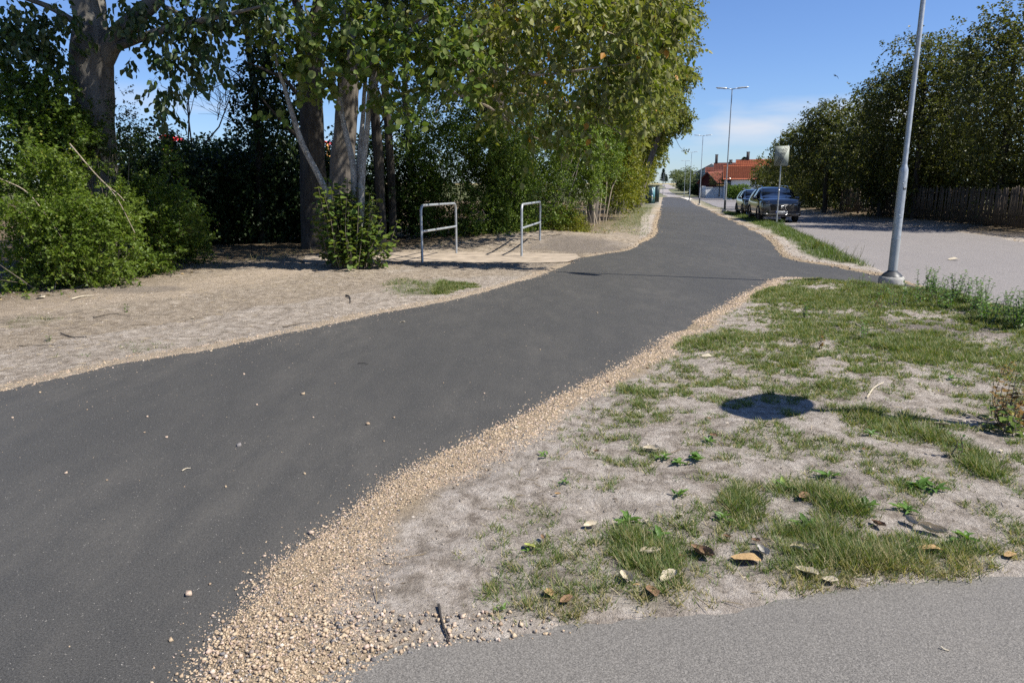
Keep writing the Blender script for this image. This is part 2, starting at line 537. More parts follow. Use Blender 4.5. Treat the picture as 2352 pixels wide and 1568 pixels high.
dirt = b.mix(b.rng(n3, .5, .7, 0, .5), dirt, (.15,.11,.07))
worn = b.ramp(b.rng(n2, .3, .7), [(0,(.33,.265,.195)),(1,(.44,.36,.27))])
c = b.mix(b.attr('dirt'), sand, dirt)
c = b.mix(b.attr('worn'), c, worn)
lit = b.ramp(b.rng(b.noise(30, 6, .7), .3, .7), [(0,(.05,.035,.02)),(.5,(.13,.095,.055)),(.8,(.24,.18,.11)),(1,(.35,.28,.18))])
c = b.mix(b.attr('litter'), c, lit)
dark_patch = b.ramp(b.rng(n3, .3, .7), [(0,(.12,.10,.085)),(1,(.22,.19,.16))])
c = b.mix(b.attr('dark_patch'), c, dark_patch)
gr = b.ramp(b.rng(b.noise(45, 5, .7), .3, .7), [(0,(.025,.04,.012)),(.5,(.065,.09,.024)),(1,(.17,.16,.07))])
c = b.mix(b.attr('grass'), c, gr)
grav = b.ramp(b.noise(95, 3, .7), [(.3,(.20,.15,.10)),(.5,(.38,.295,.195)),(.7,(.50,.40,.275))])
c = b.mix(b.attr('grav'), c, grav)
dry = b.ramp(b.noise(8, 5, .7), [(.3,(.35,.26,.11)),(.7,(.55,.43,.22))])
c = b.mix(b.attr('dry'), c, dry)
nr = b.bump(b.noise(16, 6, .7, dist=.6), .8, .045); nr = b.bump(n3, .9, .022, nr); nr = b.bump(n4, .5, .004, nr)
b.done(b.bsdf(c, .95, 0, .15, nr))

# ---- where grass grows (measured patches)
def patch(u, v, ru, rv, w):
    c = G(u, v); a = G(u+ru, v); top = G(u, v-rv); bot = G(u, v+rv)
    return (c[0], (top[1]+bot[1])/2, abs(a[0]-c[0]), abs(top[1]-bot[1])/2, w)
GP = [patch(*p) for p in [(1820,1185,200,70,1.15),(2060,1290,330,60,1.0),(1560,1270,210,90,.85),(1300,1400,130,40,.6),(1480,1370,160,40,.7),(1750,1330,220,50,.9),(2320,1120,60,150,.95),
     (2250,830,200,80,.75),(1950,770,220,60,.55),(1730,820,150,50,.6),(1850,690,160,35,.75),(1480,905,80,22,.7),(1590,800,60,25,.6),(2050,980,110,40,.7),(1980,905,130,30,.55),
     (1240,1060,60,22,.4),(1300,1110,60,25,.4),(1640,1020,100,25,.5),(1900,1110,90,25,.5),(2100,1130,90,25,.55),(2200,700,180,45,1.1),(2080,680,120,30,1.0),(2300,745,90,35,1.1),
     (970,665,85,18,1.1),(920,655,40,12,.9),(1060,660,40,8,.7),(70,745,60,14,.5),(330,800,60,14,.45),(170,820,60,10,.4),(430,790,60,10,.3),(1495,490,28,22,.9),(1480,540,30,16,.6)]]
def grass_density(x, y):
    x = np.asarray(x, float); y = np.asarray(y, float)
    g = np.zeros_like(x)
    for (cx, cy, rx, ry, w) in GP:
        k = ((x-cx)/rx)**2 + ((y-cy)/ry)**2
        g = np.maximum(g, w*np.clip(1.45-k, 0, 1))
    cl = fbm(x*2.1, y*2.1, 0, 31, 3) + .55*noise(x*7.5, y*7.5, 0, 37)
    right = sstep(-.2, .6, x + .35 - np.interp(y, [2, 5, 9, 12.5, 16], [-.5, .75, 3.0, 5.0, 7]))
    base = np.clip(cl*1.1 + .30, 0, .46) * right * (y < 12.6)
    g = np.maximum(g*(.80+.60*cl), base)
    return np.clip(g, 0, 1.2)

def near_road_strip(sp, sr, y):
    """the grassed strip between lane and carriageway"""
    return sstep(.45, .8, sp) * sstep(-.1, .25, sr) * ((sp + sr) < 5.5) * sstep(13.5, 15.5, y)

# ---- one sheet of land out to the horizon
xs = np.concatenate((-np.geomspace(10.6, 2500, 60)[::-1], np.arange(-10.5, 8.51, .068), np.geomspace(8.6, 2500, 65)))
ys = np.concatenate((np.linspace(-60, 1.1, 10), np.arange(1.2, 15, .06), np.geomspace(15.06, 60, 110), np.geomspace(60.5, 5000, 90)))
gx, gy = np.meshgrid(xs, ys)
fx, fy = gx.ravel(), gy.ravel()
near = (np.abs(fx) < 60) & (fy < 260)
def sd_near(poly, default=50.):
    d = np.full(len(fx), default); d[near] = sdf(fx[near], fy[near], poly); return d
S_path, S_old, S_road, S_slab = sd_near(PATH), sd_near(OLD), sd_near(ROAD), sd_near(SLAB)
S_all = np.minimum(np.minimum(S_path, S_old), S_road)
edge_n = .035*noise(fx*5, fy*5, 0, 4) + .02*noise(fx*15, fy*15, 0, 6)
e = S_all + edge_n
rampz = np.where(e < 0, np.clip(e*.6, -.06, 0), .022*sstep(0, .14, e))
amp = sstep(.05, .5, S_all)
wx = fx*.83 - fy*.56 + .35*noise(fx*1.1, fy*1.1, 0, 201); wy = fx*.56 + fy*.83 + .35*noise(fx*1.1, fy*1.1, 7, 203)
und = .030*fbm(wx*.9, wy*.9, 0, 11, 3) + .030*fbm(wx*3.1, wy*3.1, 0, 15, 3) + .016*fbm(wx*8.3, wy*8.3, 3, 21, 2) - .020*sstep(.2,.55,fbm(wx*2.2+3, wy*2.2, 0, 29, 3))
und_old = .030*fbm(fx*.9, fy*.9, 0, 11, 3) + .034*fbm(fx*3.7, fy*3.7, 0, 15, 3) + .024*np.abs(fbm(fx*7, fy*7, 0, 21, 2)) - .018*sstep(.25,.6,fbm(fx*2.2+3, fy*2.2, 0, 29, 2))
# wheel tracks of a digger on the left verge
c0 = G(1010, 720); c1 = G(990, 690)
tdir = norm(np.array((-.1, 1.))); 
for off in (-.28, .28):
    lx = (fx - c0[0] - off); ly = (fy - c0[1])
    w = np.exp(-(lx/.16)**2) * sstep(-1.2, -.5, ly) * (1 - sstep(1.2, 2.0, ly))
    und = und + w*(.018*np.sin(ly*2*np.pi/.14) - .012)
fine = (fy < 40)
z = H(fx, fy) + rampz + und*amp*fine
z = z + .16*np.exp(-(((fx-.6)/3.4)**2 + ((fy-21.8)/1.9)**2))*sstep(.1, 1.2, S_path)
z = z + .04*np.exp(-(((fx+3.3)/1.3)**2 + ((fy-14.3)/1.0)**2))
z = np.where(S_slab < .25, z*sstep(-.05, .25, S_slab) + (1-sstep(-.05, .25, S_slab))*(H(fx, fy)-.03), z)
# verge along the fence lies a little higher
S_fence = fx - np.interp(fy, [2, 9, 15, 21.5, 29.5, 37, 46, 62], [15, 14.2, 14.6, 15.7, 17, 17.8, 18.7, 20.6])
z = z + .22*sstep(.3, 2.2, S_fence)*(fy < 70)*(fy > 5)*(S_fence > 0)
GZ = z.reshape(gx.shape)
def ground_z(x, y):
    """bilinear look-up on the sheet"""
    x = np.asarray(x, float); y = np.asarray(y, float)
    i = np.clip(np.searchsorted(xs, x)-1, 0, len(xs)-2); j = np.clip(np.searchsorted(ys, y)-1, 0, len(ys)-2)
    a = (x-xs[i])/(xs[i+1]-xs[i]); c = (y-ys[j])/(ys[j+1]-ys[j])
    return (GZ[j,i]*(1-a)+GZ[j,i+1]*a)*(1-c) + (GZ[j+1,i]*(1-a)+GZ[j+1,i+1]*a)*c

leftside = fx < np.interp(fy, [0, 5.5, 12, 17, 40, 90], [-6, -2.0, .6, 3.0, 7.2, 18])
at_dirt = np.where(leftside, .85, .05) * (1 - .5*sstep(.1,.6, fbm(fx*1.4, fy*1.4, 0, 41, 3)))
at_dirt = np.where(leftside & (S_path < 1.6) & (fy < 13), at_dirt*.45, at_dirt)
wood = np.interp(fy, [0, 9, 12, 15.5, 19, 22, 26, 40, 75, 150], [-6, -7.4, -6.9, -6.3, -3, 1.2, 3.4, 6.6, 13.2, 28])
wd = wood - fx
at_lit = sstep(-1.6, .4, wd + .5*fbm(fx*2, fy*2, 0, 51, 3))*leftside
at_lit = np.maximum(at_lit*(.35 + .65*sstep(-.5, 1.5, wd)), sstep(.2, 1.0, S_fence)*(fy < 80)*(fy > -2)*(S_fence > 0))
strip = near_road_strip(S_path, S_road, fy)
gd = grass_density(fx, fy)
far_g = np.where(leftside, sstep(26, 34, fy)*sstep(.3, .7, S_path)*(1-at_lit), sstep(50, 60, fy)*sstep(.3, .8, S_path))
far_g = np.where(fy > 110, sstep(.2, .6, np.minimum(S_path, S_road)), far_g)
at_grass = np.clip(np.maximum(np.maximum(np.clip(gd-.25,0,1)*.6*(S_all > .1), strip*.8), far_g*(.75+.3*fbm(fx*.8, fy*.8, 0, 61, 3))), 0, .95)
gw = np.where(leftside, .16 + .1*fbm(fx*1.3, fy*1.3, 0, 71, 2), np.interp(fy, [1.5, 2.5, 4, 8, 12, 30], [.46, .37, .28, .24, .23, .22]) + .08*fbm(fx*1.7, fy*1.7, 0, 73, 2))
at_grav = (1 - sstep(gw*.7, gw*1.25, S_path + .05*noise(fx*9, fy*9, 0, 77)))*(S_path < 1)
at_grav = np.maximum(at_grav, (1 - sstep(.0, .5, np.hypot((fx+.75)/.9, (fy-2.0)/.35)-.6))*(S_old > -.02))
at_grav = np.where(leftside, at_grav*.55, at_grav)
at_dry = sstep(300, 330, fy)
dark_spots = np.array([patch(*p) for p in [(2120,760,230,22,1),(1330,572,120,12,1),(1000,612,90,8,.8),(1180,607,90,8,.7),(2000,745,120,18,.7),(330,668,90,12,.7)]])  # patches where the ground colour turns darker and greyer
at_dark_patch = np.zeros(len(fx))
for (cx, cy, rx, ry, w) in dark_spots:
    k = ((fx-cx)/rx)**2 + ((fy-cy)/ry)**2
    at_dark_patch = np.maximum(at_dark_patch, w*np.clip(1.3-k+.6*fbm(fx*2.3, fy*2.3, 0, 81, 3), 0, .85))
trk = np.array([G(*p) for p in [(-300,735),(0,716),(300,682),(550,642),(760,607),(880,592)]])
td = np.full(len(fx), 9.)
for a_, c_ in zip(trk[:-1], trk[1:]):
    ex, ey = c_-a_; tt_ = np.clip(((fx-a_[0])*ex+(fy-a_[1])*ey)/(ex*ex+ey*ey), 0, 1)
    td = np.minimum(td, np.hypot(fx-a_[0]-ex*tt_, fy-a_[1]-ey*tt_))
at_worn = (1-sstep(.35, 1.1, td + .25*fbm(fx*1.7, fy*1.7, 0, 91, 3)))*.85
ny, nx = gx.shape
ii = np.arange(ny*nx).reshape(ny, nx)
gf = np.stack((ii[:-1,:-1].ravel(), ii[:-1,1:].ravel(), ii[1:,1:].ravel(), ii[1:,:-1].ravel()), 1)
me = put_mesh('ground', np.stack((fx, fy, z), 1), gf, 'sandy_ground', smooth=True, attrs={
    'dirt': ('POINT', at_dirt), 'litter': ('POINT', np.clip(at_lit, 0, 1)), 'grass': ('POINT', at_grass),
    'grav': ('POINT', at_grav), 'dry': ('POINT', at_dry), 'dark_patch': ('POINT', at_dark_patch), 'worn': ('POINT', at_worn)})
tag(link('ground', me), kind='structure')

# ---- paved sheets
def strip_mesh(name, L, Rr, mat, dz, n=40, m=6):
    """ribbon between two edges, laid on the land"""
    def res(p):
        p = np.asarray(p, float); d = np.r_[0, np.cumsum(np.linalg.norm(np.diff(p, axis=0), axis=1))]
        t = np.linspace(0, d[-1], n)
        return np.stack((np.interp(t, d, p[:,0]), np.interp(t, d, p[:,1])), 1)
    a, c = res(L), res(Rr)
    k = np.linspace(0, 1, m)[None, :, None]
    p = a[:, None]*(1-k) + c[:, None]*k
    q = p.reshape(-1, 2)
    v = np.column_stack((q, H(q[:,0], q[:,1]) + dz))
    i = np.arange(n*m).reshape(n, m)
    f = np.stack((i[:-1,:-1].ravel(), i[:-1,1:].ravel(), i[1:,1:].ravel(), i[1:,:-1].ravel()), 1)
    return link(name, put_mesh(name, v, f, mat))

def grow(poly, d):
    """push an outline outwards a little"""
    p = np.asarray(poly); t = np.roll(p, -1, 0) - np.roll(p, 1, 0)
    nn = norm(np.stack((t[:,1], -t[:,0]), 1))
    area = np.sum(p[:,0]*np.roll(p[:,1], -1) - np.roll(p[:,0], -1)*p[:,1])
    return p + nn*d*(1 if area > 0 else -1)

def sheet(name, poly, mat, z0=0.0, split=None):
    """flat outline filled, following the land by cutting it into bands"""
    import bmesh
    bm = bmesh.new()
    vs = [bm.verts.new((x, y, 0)) for x, y in poly]
    bm.faces.new(vs)
    for yy in (split or []):
        bmesh.ops.bisect_plane(bm, geom=bm.verts[:]+bm.edges[:]+bm.faces[:], plane_co=(0, yy, 0), plane_no=(0, 1, 0))
    bmesh.ops.triangulate(bm, faces=bm.faces[:])
    for v in bm.verts: v.co.z = float(H(v.co.x, v.co.y)) + z0
    bmesh.ops.recalc_face_normals(bm, faces=bm.faces[:])
    m = bpy.data.meshes.new(name); bm.to_mesh(m); bm.free()
    if m.polygons and m.polygons[0].normal.z < 0: m.flip_normals()
    m.materials.append(MATS[mat])
    o = link(name, m); tag(o, kind='structure')
    return o
cuts = [14, 30, 45, 55, 62, 70, 78, 84, 92, 100, 110, 120, 130, 140, 150, 156]
sheet('bicycle_path', grow(PATH, .07), 'new_asphalt', 0.0, cuts)
sheet('foreground_path', grow(OLD, .06), 'old_asphalt', 0.002)
sheet('road', grow(ROAD, .05), 'road_asphalt', -.006, cuts)
simple('slab_concrete', (.34,.28,.215), .9, 0, .3, 3, .2, .3)
sheet('concrete_path', SLAB, 'slab_concrete', .004)
o = strip_mesh('lane', lane_l[::-1][-4:][::-1], lane_r, 'lane_asphalt', .05, 30, 8); tag(o, kind='structure')
o = strip_mesh('lane', lane_l[-1:]+lane_l2[:1], [lane_r[-1], lane_r[-1]+np.array((1., 6.))], 'lane_asphalt', .055, 10, 8); tag(o, kind='structure')
o = strip_mesh('lane', lane_l2, [lane_r[-1]+np.array((1., 6.))]+lane_r2, 'lane_asphalt', .06, 30, 8); tag(o, kind='structure')
simple('pale_concrete', (.62,.57,.49), .85, 0, .1, 4, .2)
k = [GH(*p) for p in z3b([(705,1248),(900,1243),(1010,1285),(900,1308),(800,1270)])]
sheet('crossing_slab', np.array(k), 'pale_concrete', .07)

# ---- crushed stone along the asphalt edges
b = NB('gravel')
c = b.ramp(b.attr('tint'), [(0,(.08,.08,.085)),(.12,(.20,.19,.185)),(.18,(.30,.215,.15)),(.45,(.43,.325,.21)),(.75,(.53,.42,.285)),(.92,(.52,.385,.31)),(1,(.66,.58,.47))])
c = b.mix(b.rng(b.noise(90, 4), .4, .7, 0, .35), c, (.25,.19,.14))
b.done(b.bsdf(c, .9, 0, .2, b.bump(b.noise(200, 3), .4, .004)))
PYR_V = np.array([(1,0,-.5),(0,1,-.5),(-1,0,-.5),(0,-1,-.5),(0,0,.9)], float); PYR_F = np.array([(0,1,4),(1,2,4),(2,3,4),(3,0,4)])
OCT_V = np.array([(1,0,0),(-1,0,0),(0,1,0),(0,-1,0),(0,0,1),(0,0,-1)], float)
OCT_F = np.array([(0,2,4),(2,1,4),(1,3,4),(3,0,4),(2,0,5),(1,2,5),(3,1,5),(0,3,5)])
CUB_V = np.array([(-1,-1,-1),(1,-1,-1),(1,1,-1),(-1,1,-1),(-1,-1,1),(1,-1,1),(1,1,1),(-1,1,1)], float)*.62
CUB_F = np.array([(0,3,2),(0,2,1),(4,5,6),(4,6,7),(0,1,5),(0,5,4),(1,2,6),(1,6,5),(2,3,7),(2,7,6),(3,0,4),(3,4,7)])
def stones(x, y, size, tmplV, tmplF, zoff=.25):
    n = len(x)
    q = norm(rng.normal(size=(n, 4)))
    w, a, b_, c_ = q.T
    Rm = np.stack((1-2*(b_*b_+c_*c_), 2*(a*b_-w*c_), 2*(a*c_+w*b_), 2*(a*b_+w*c_), 1-2*(a*a+c_*c_), 2*(b_*c_-w*a), 2*(a*c_-w*b_), 2*(b_*c_+w*a), 1-2*(a*a+b_*b_)), 1).reshape(n,3,3)
    sc = size[:,None]*rng.uniform(.55, 1.25, (n,3))
    v = tmplV[None]*(1+.38*rng.uniform(-1,1,(n,len(tmplV),1))) * sc[:,None,:]*.5
    if len(tmplV) == 5:      # lying chips: turned about the upright, tipped a little
        an = rng.uniform(0, 6.283, n); tx_, ty_ = rng.normal(size=n)*.35, rng.normal(size=n)*.35
        ca_, sa_ = np.cos(an)[:,None], np.sin(an)[:,None]
        X_, Y_, Z_ = v[:,:,0]*ca_-v[:,:,1]*sa_, v[:,:,0]*sa_+v[:,:,1]*ca_, v[:,:,2].copy()
        X_[:,4] += tx_*size; Y_[:,4] += ty_*size
        v = np.stack((X_, Y_, Z_), 2)
    else: v = np.einsum('nij,nkj->nki', Rm, v)
    v[:,:,2] *= .8
    v += np.stack((x, y, ground_or_path_z(x, y) + size*zoff), 1)[:,None,:]
    f = (tmplF[None] + (np.arange(n)*len(tmplV))[:,None,None]).reshape(-1, tmplF.shape[1])
    return v.reshape(-1,3), f, np.repeat(rng.uniform(0,1,n), len(tmplF))
def ground_or_path_z(x, y):
    return np.maximum(ground_z(x, y), H(x, y))
def scatter(n, x0, x1, y0, y1):
    return rng.uniform(x0, x1, n), rng.uniform(y0, y1, n)
gv, gfac, gt, off = [], [], [], 0
def add_stones(x, y, s, V, Fa, zo=.25):
    global off
    v, f, t = stones(x, y, s, V, Fa, zo); gv.append(v); gfac.append(f+off); gt.append(t); off += len(v)
def band(n, box, smin, smax, right, V, Fa, lo, hi, width=1.0, fall=.6):
    x, y = scatter(n, *box)
    d = sdf(x, y, PATH)
    ls = x < np.interp(y, [0, 5.5, 12, 17, 40, 90], [-6, -2.0, .6, 3.0, 7.2, 18])
    w = np.where(ls, .20, np.interp(y, [1.5, 2.5, 4, 8, 12, 30], [.46, .37, .28, .24, .23, .22]))*width
    w = w*(1 + .35*noise(x*1.8, y*1.8, 0, 90))
    pr = np.where(d > 0, 1 - sstep(w*.75, w*1.35, d), np.exp(d/.035))
    k = (rng.uniform(size=n) < pr) & (d > -.35) & (d < 1.2)
    if right is not None: k &= (ls != right)
    k &= (y < hi) & (y >= lo) & (sdf(x, y, OLD) > -.25*rng.uniform(0, .35, n))
    k &= (sdf(x, y, SLAB) > .0)
    x, y = x[k], y[k]
    s = smin + (smax-smin)*rng.uniform(0, 1, len(x))**2.2
    add_stones(x, y, s, V, Fa)
band(190000, (-1.7, 2.2, 1.7, 4.2), .0035, .011, True, PYR_V, PYR_F, 1.5, 4.2)
band(20000, (-1.7, 2.2, 1.7, 4.2), .007, .016, True, CUB_V, CUB_F, 1.5, 4.2)
band(120000, (-.8, 4.0, 4.2, 8.0), .006, .018, True, PYR_V, PYR_F, 4.2, 8)
band(60000, (2.2, 6.6, 8, 13.2), .010, .024, True, PYR_V, PYR_F, 8, 13.2, 1, .5)
band(80000, (-6, 2.2, 4.5, 14.5), .008, .022, False, PYR_V, PYR_F, 4.5, 14.5, .9)
band(50000, (1.2, 14.5, 13, 50), .02, .05, None, OCT_V, OCT_F, 13.2, 50, 1.1)
# grit swept onto the asphalt, thickest along the far edge
x, y = scatter(60000, -6.5, 6, 2.2, 15)
d = sdf(x, y, PATH)
ls = x < np.interp(y, [0, 5.5, 12, 17], [-6, -2.0, .6, 3.0]) + 1.2
pr = np.where(ls, .55*np.exp(d/.45), .05*np.exp(d/.5)) + .012
k = (d < -.03) & (rng.uniform(size=len(x)) < pr)
add_stones(x[k], y[k], rng.uniform(.003, .008, k.sum()), PYR_V, PYR_F, .2)
# wedge of coarse stone where the two paths meet
x, y = scatter(5200, -1.15, .5, 1.75, 2.45)
k = (sdf(x, y, PATH) > .0) & (sdf(x, y, OLD) > -.03) & (rng.uniform(size=len(x)) < 1 - sstep(-.5, .45, x))
add_stones(x[k], y[k], .007 + .016*rng.uniform(0,1,k.sum())**2.5, CUB_V, CUB_F)
o = link('gravel', put_mesh('gravel', np.concatenate(gv), np.concatenate(gfac), 'gravel', attrs={'tint': ('FACE', np.concatenate(gt))}))
tag(o, 'tan crushed stone lining both edges of the dark path', 'gravel', kind='stuff')

# ---- crumbs of soil on the bare verges
x, y = scatter(170000, -8, 7.5, 2.2, 15)
d = np.minimum(np.minimum(sdf(x, y, PATH), sdf(x, y, OLD)), np.minimum(sdf(x, y, ROAD), sdf(x, y, SLAB)))
cl = fbm(x*1.5, y*1.5, 0, 131, 3)
k = (d > .12) & (rng.uniform(size=len(x)) < .14 + .6*np.clip(cl, 0, 1)) 
gv, gfac, gt, off = [], [], [], 0
add_stones(x[k], y[k], .006 + .020*rng.uniform(0,1,k.sum())**3, PYR_V, PYR_F, .12)
b = NB('soil')
c = b.ramp(b.attr('tint'), [(0,(.10,.08,.06)),(.5,(.24,.205,.165)),(1,(.42,.37,.31))])
b.done(b.bsdf(c, .95, 0, .1))
o = link('soil_crumbs', put_mesh('soil_crumbs', np.concatenate(gv), np.concatenate(gfac), 'soil', attrs={'tint': ('FACE', np.concatenate(gt))}))
tag(o, 'loose crumbs of dry soil on the bare verges', 'soil', kind='stuff')
print('paved done')
# ================================================================== built things
b = NB('galvanised')
n = b.noise(14, 5, .6); n2 = b.noise(60, 4, .6, (1, 1, .3))
c = b.mix(b.rng(n, .3, .7), (.36,.38,.385), (.52,.545,.55)); c = b.mix(b.rng(n2, .4, .7, 0, .35), c, (.28,.295,.30))
b.done(b.bsdf(c, b.rng(n, .3, .7, .42, .6), .55, .5, b.bump(n2, .12, .004)))
simple('grey_paint', (.33,.345,.34), .5, .1, .08, 5)
simple('dark_rubber', (.035,.037,.037), .45, 0, .2, 9)
simple('cast_concrete', (.36,.345,.31), .9, 0, .22, 14, .2, .5)
simple('sleeve_paint', (.055,.06,.06), .5, 0, .15, 8)
simple('head_metal', (.50,.52,.53), .4, .4, .06)
simple('lamp_glass', (.75,.76,.76), .15, 0, .03)
simple('sticker_black', (.015,.016,.02), .4, 0, .1)
simple('white_ink', (.8,.8,.78), .6, 0, .03)
simple('sign_face', (.36,.39,.33), .6, 0, .02, 7)
simple('sign_ink', (.08,.095,.10), .5, 0, .05)
simple('sign_stripe', (.008,.009,.011), .5, 0, .05)
simple('sign_edge', (.06,.065,.06), .5, 0, .05)

def mk_text(body, size, mat, parent, loc, rot, name='lettering', sx=1.0):
    me = text_mesh(body, size); me.materials.clear(); me.materials.append(MATS[mat])
    o = link(name, me, parent); o.location = loc; o.rotation_euler = rot; o.scale = (sx, 1, 1)
    return o

def street_lamp(label, loc, arm_dir, near=False, h=7.5, group=None, single=False):
    t = thing('street_lamp', label, 'street lamp', loc, 0, group)
    sd_ = 20 if near else 8
    m = MB().lathe([(.20,-.25),(.20,.10),(.185,.15),(.12,.165)], 8, phase=.3); m.build('foundation', 'cast_concrete', t)
    if near:
        MB().lathe([(.165,.160),(.13,.20),(.082,.235),(.078,.25)], sd_).build('collar', 'dark_rubber', t, True)
    MB().lathe([(.072,.17),(.072,.78)], sd_).build('base_sleeve', 'grey_paint' if near else 'sleeve_paint', t, True)
    MB().lathe([(.069,.77),(.068,1.86),(.066,1.90),(.043,1.97),(.040,2.0),(.038,h*.6),(.031,h-.1),(.031,h)], sd_).build('pole', 'galvanised', t, True)
    if near:
        # service hatch with its two screws, facing the lane
        hd = norm(np.array((-.35, -1., 0)))
        hv, hf = [], []
        a0 = math.atan2(hd[1], hd[0])
        aa = np.linspace(a0-.75, a0+.75, 9)
        zz = (1.13, 1.72)
        v = [(r*math.cos(a), r*math.sin(a), q) for r in (.0675, .0725) for q in zz for a in aa]
        f = []
        for i in range(8):
            f.append((18+i, 18+i+1, 27+i+1, 27+i))
            f.append((i, 18+i, 18+i+1, i+1)) if False else None
            f.append((9+i, 9+i+1, 27+i+1, 27+i)); f.append((i+1, i, 18+i, 18+i+1))
        f = [q for q in f if q]
        f += [(0, 9, 27, 18), (17, 8, 26, 35)]
        MB().add(v, f).build('service_hatch', 'galvanised', t, True)
        for zz_ in (1.17, 1.68):
            rot = Vector((hd[0], hd[1], 0)).to_track_quat('Z', 'Y').to_matrix()
            MB().lathe([(.010,0),(.010,.008),(.006,.013)], 8, (hd[0]*.073, hd[1]*.073, zz_), rot).build('screw', 'head_metal', t)
        sdv = norm(np.array((.12, -1., 0)))
        st = MB(); rz = math.atan2(sdv[1], sdv[0]) + math.pi/2
        st.box((sdv[0]*.0735, sdv[1]*.0735, 1.60), (.046, .004, .042), rz)
        so = st.build('number_sticker', 'sticker_black', t)
        mk_text('771', .026, 'white_ink', so, (sdv[0]*.0765, sdv[1]*.0765, 1.60), (R(90), 0, rz))
    dirs = [arm_dir] if single else [arm_dir, (-arm_dir[0], -arm_dir[1])]
    for dx, dy in dirs:
        a = MB(); p0 = (0, 0, h-.04); p1 = (dx*.36, dy*.36, h+.02)
        a.tube([p0, p1], [.028, .024], 8).build('arm', 'galvanised', t)
        rz = math.atan2(dy, dx)
        hm = MB()
        prof = [(.30,.06,.05),(.36,.09,.085),(.46,.115,.08),(.62,.13,.062),(.85,.12,.045),(.98,.085,.03),(1.0,.06,.022)]
        v, f = [], []
        for (l, w, th) in prof:
            zc = h + .02 + (l-.36)*.10
            v += [(l, -w, zc-th*.5), (l, -w*.75, zc+th*.5), (l, w*.75, zc+th*.5), (l, w, zc-th*.5)]
        for i in range(len(prof)-1):
            for j in range(4): f.append((i*4+j, i*4+(j+1)%4, i*4+4+(j+1)%4, i*4+4+j))
        f += [(0,1,2,3), tuple(range(len(prof)*4-1, len(prof)*4-5, -1))]
        v = np.array(v); ca, sa = math.cos(rz), math.sin(rz)
        v = np.stack((v[:,0]*ca-v[:,1]*sa, v[:,0]*sa+v[:,1]*ca, v[:,2]), 1)
        hm.add(v, f); ho = hm.build('lamp_head', 'head_metal', t)
        MB().box((dx*.72, dy*.72, h+.02), (.40,.17,.012), rz).build('lens', 'lamp_glass', ho)
    return t

L0 = np.array(G(2046, 655)); LD = np.array((7.61, 35.86))
street_lamp('tall galvanised lamp post on concrete foot at the near right', (L0[0], L0[1], 0), (-.80, .60), True, 7.6)
ad = norm(np.array((.975, -.207)))
for i, lb in enumerate(['twin-armed street lamp nearest behind the warning sign, by the parked cars', 'second twin-armed street lamp along the lane, dark sleeve at its foot',
                        'third twin-armed street lamp beside the pale crossing slab', 'farthest twin-armed street lamp of the row, at the end of the dark asphalt']):
    p = L0 + LD*(i+1) if i else np.array(G(1664, 488))
    if i: p = np.array(G(1664,488)) + LD*i
    street_lamp(lb, (p[0], p[1], float(H(*p))), ad, False, 7.7, 'street lamps along the lane')
for i, (zx, zy, zt, lb) in enumerate([(300,1178,655,'small single-head lamp post on the left of the pale lane, below the hill'), (212,935,690,'distant lamp post on the hill top left of the lane'), (335,998,720,'thin short lamp post beside the bend of the pale lane')]):
    (u, v), = z3b([(zx, zy)]); p = GH(u, v); (u2, v2), = z3b([(zx, zt)])
    hh = P(u2, v2, p[1])[2] - float(H(*p))
    street_lamp(lb, (p[0], p[1], float(H(*p))), (.95, -.1), False, float(np.clip(hh, 3.5, 6)), 'lamp posts on the far lane', True)

# ---- barrier hoops
def hoop(label, A, B, h, zb):
    t = thing('barrier_hoop', label, 'barrier', (A[0], A[1], 0), 0, 'steel hoops either side of the side path')
    d = np.array((B[0]-A[0], B[1]-A[1])); L = np.linalg.norm(d); d = d/L
    r = .14; pts = [(0,0,-.2),(0,0,h-r)]
    for a in np.linspace(0, math.pi/2, 6)[1:]: pts.append((d[0]*r*(1-math.cos(a)), d[1]*r*(1-math.cos(a)), h-r+r*math.sin(a)))
    for a in np.linspace(0, math.pi/2, 6)[:]: pts.append((d[0]*(L-r+r*math.sin(a)), d[1]*(L-r+r*math.sin(a)), h-r+r*math.cos(a)))
    pts.append((d[0]*L, d[1]*L, zb-.2))
    MB().tube(pts, .028, 12).build('frame', 'galvanised', t, True)
    MB().tube([(0,0,h*.545),(d[0]*L, d[1]*L, h*.545)], .025, 12).build('mid_rail', 'galvanised', t, True)
    return t
A = G(970, 603); hoop('steel pipe hoop beside the leafy multi-stemmed hazel, nearer of the two', A, P(1048, 560, 17.8)[:2], 1.23, .04)
A = G(1198, 589); hoop('steel pipe hoop in front of the bright shrubs, farther of the two', A, P(1240, 557, 20.0)[:2], 1.22, .1)

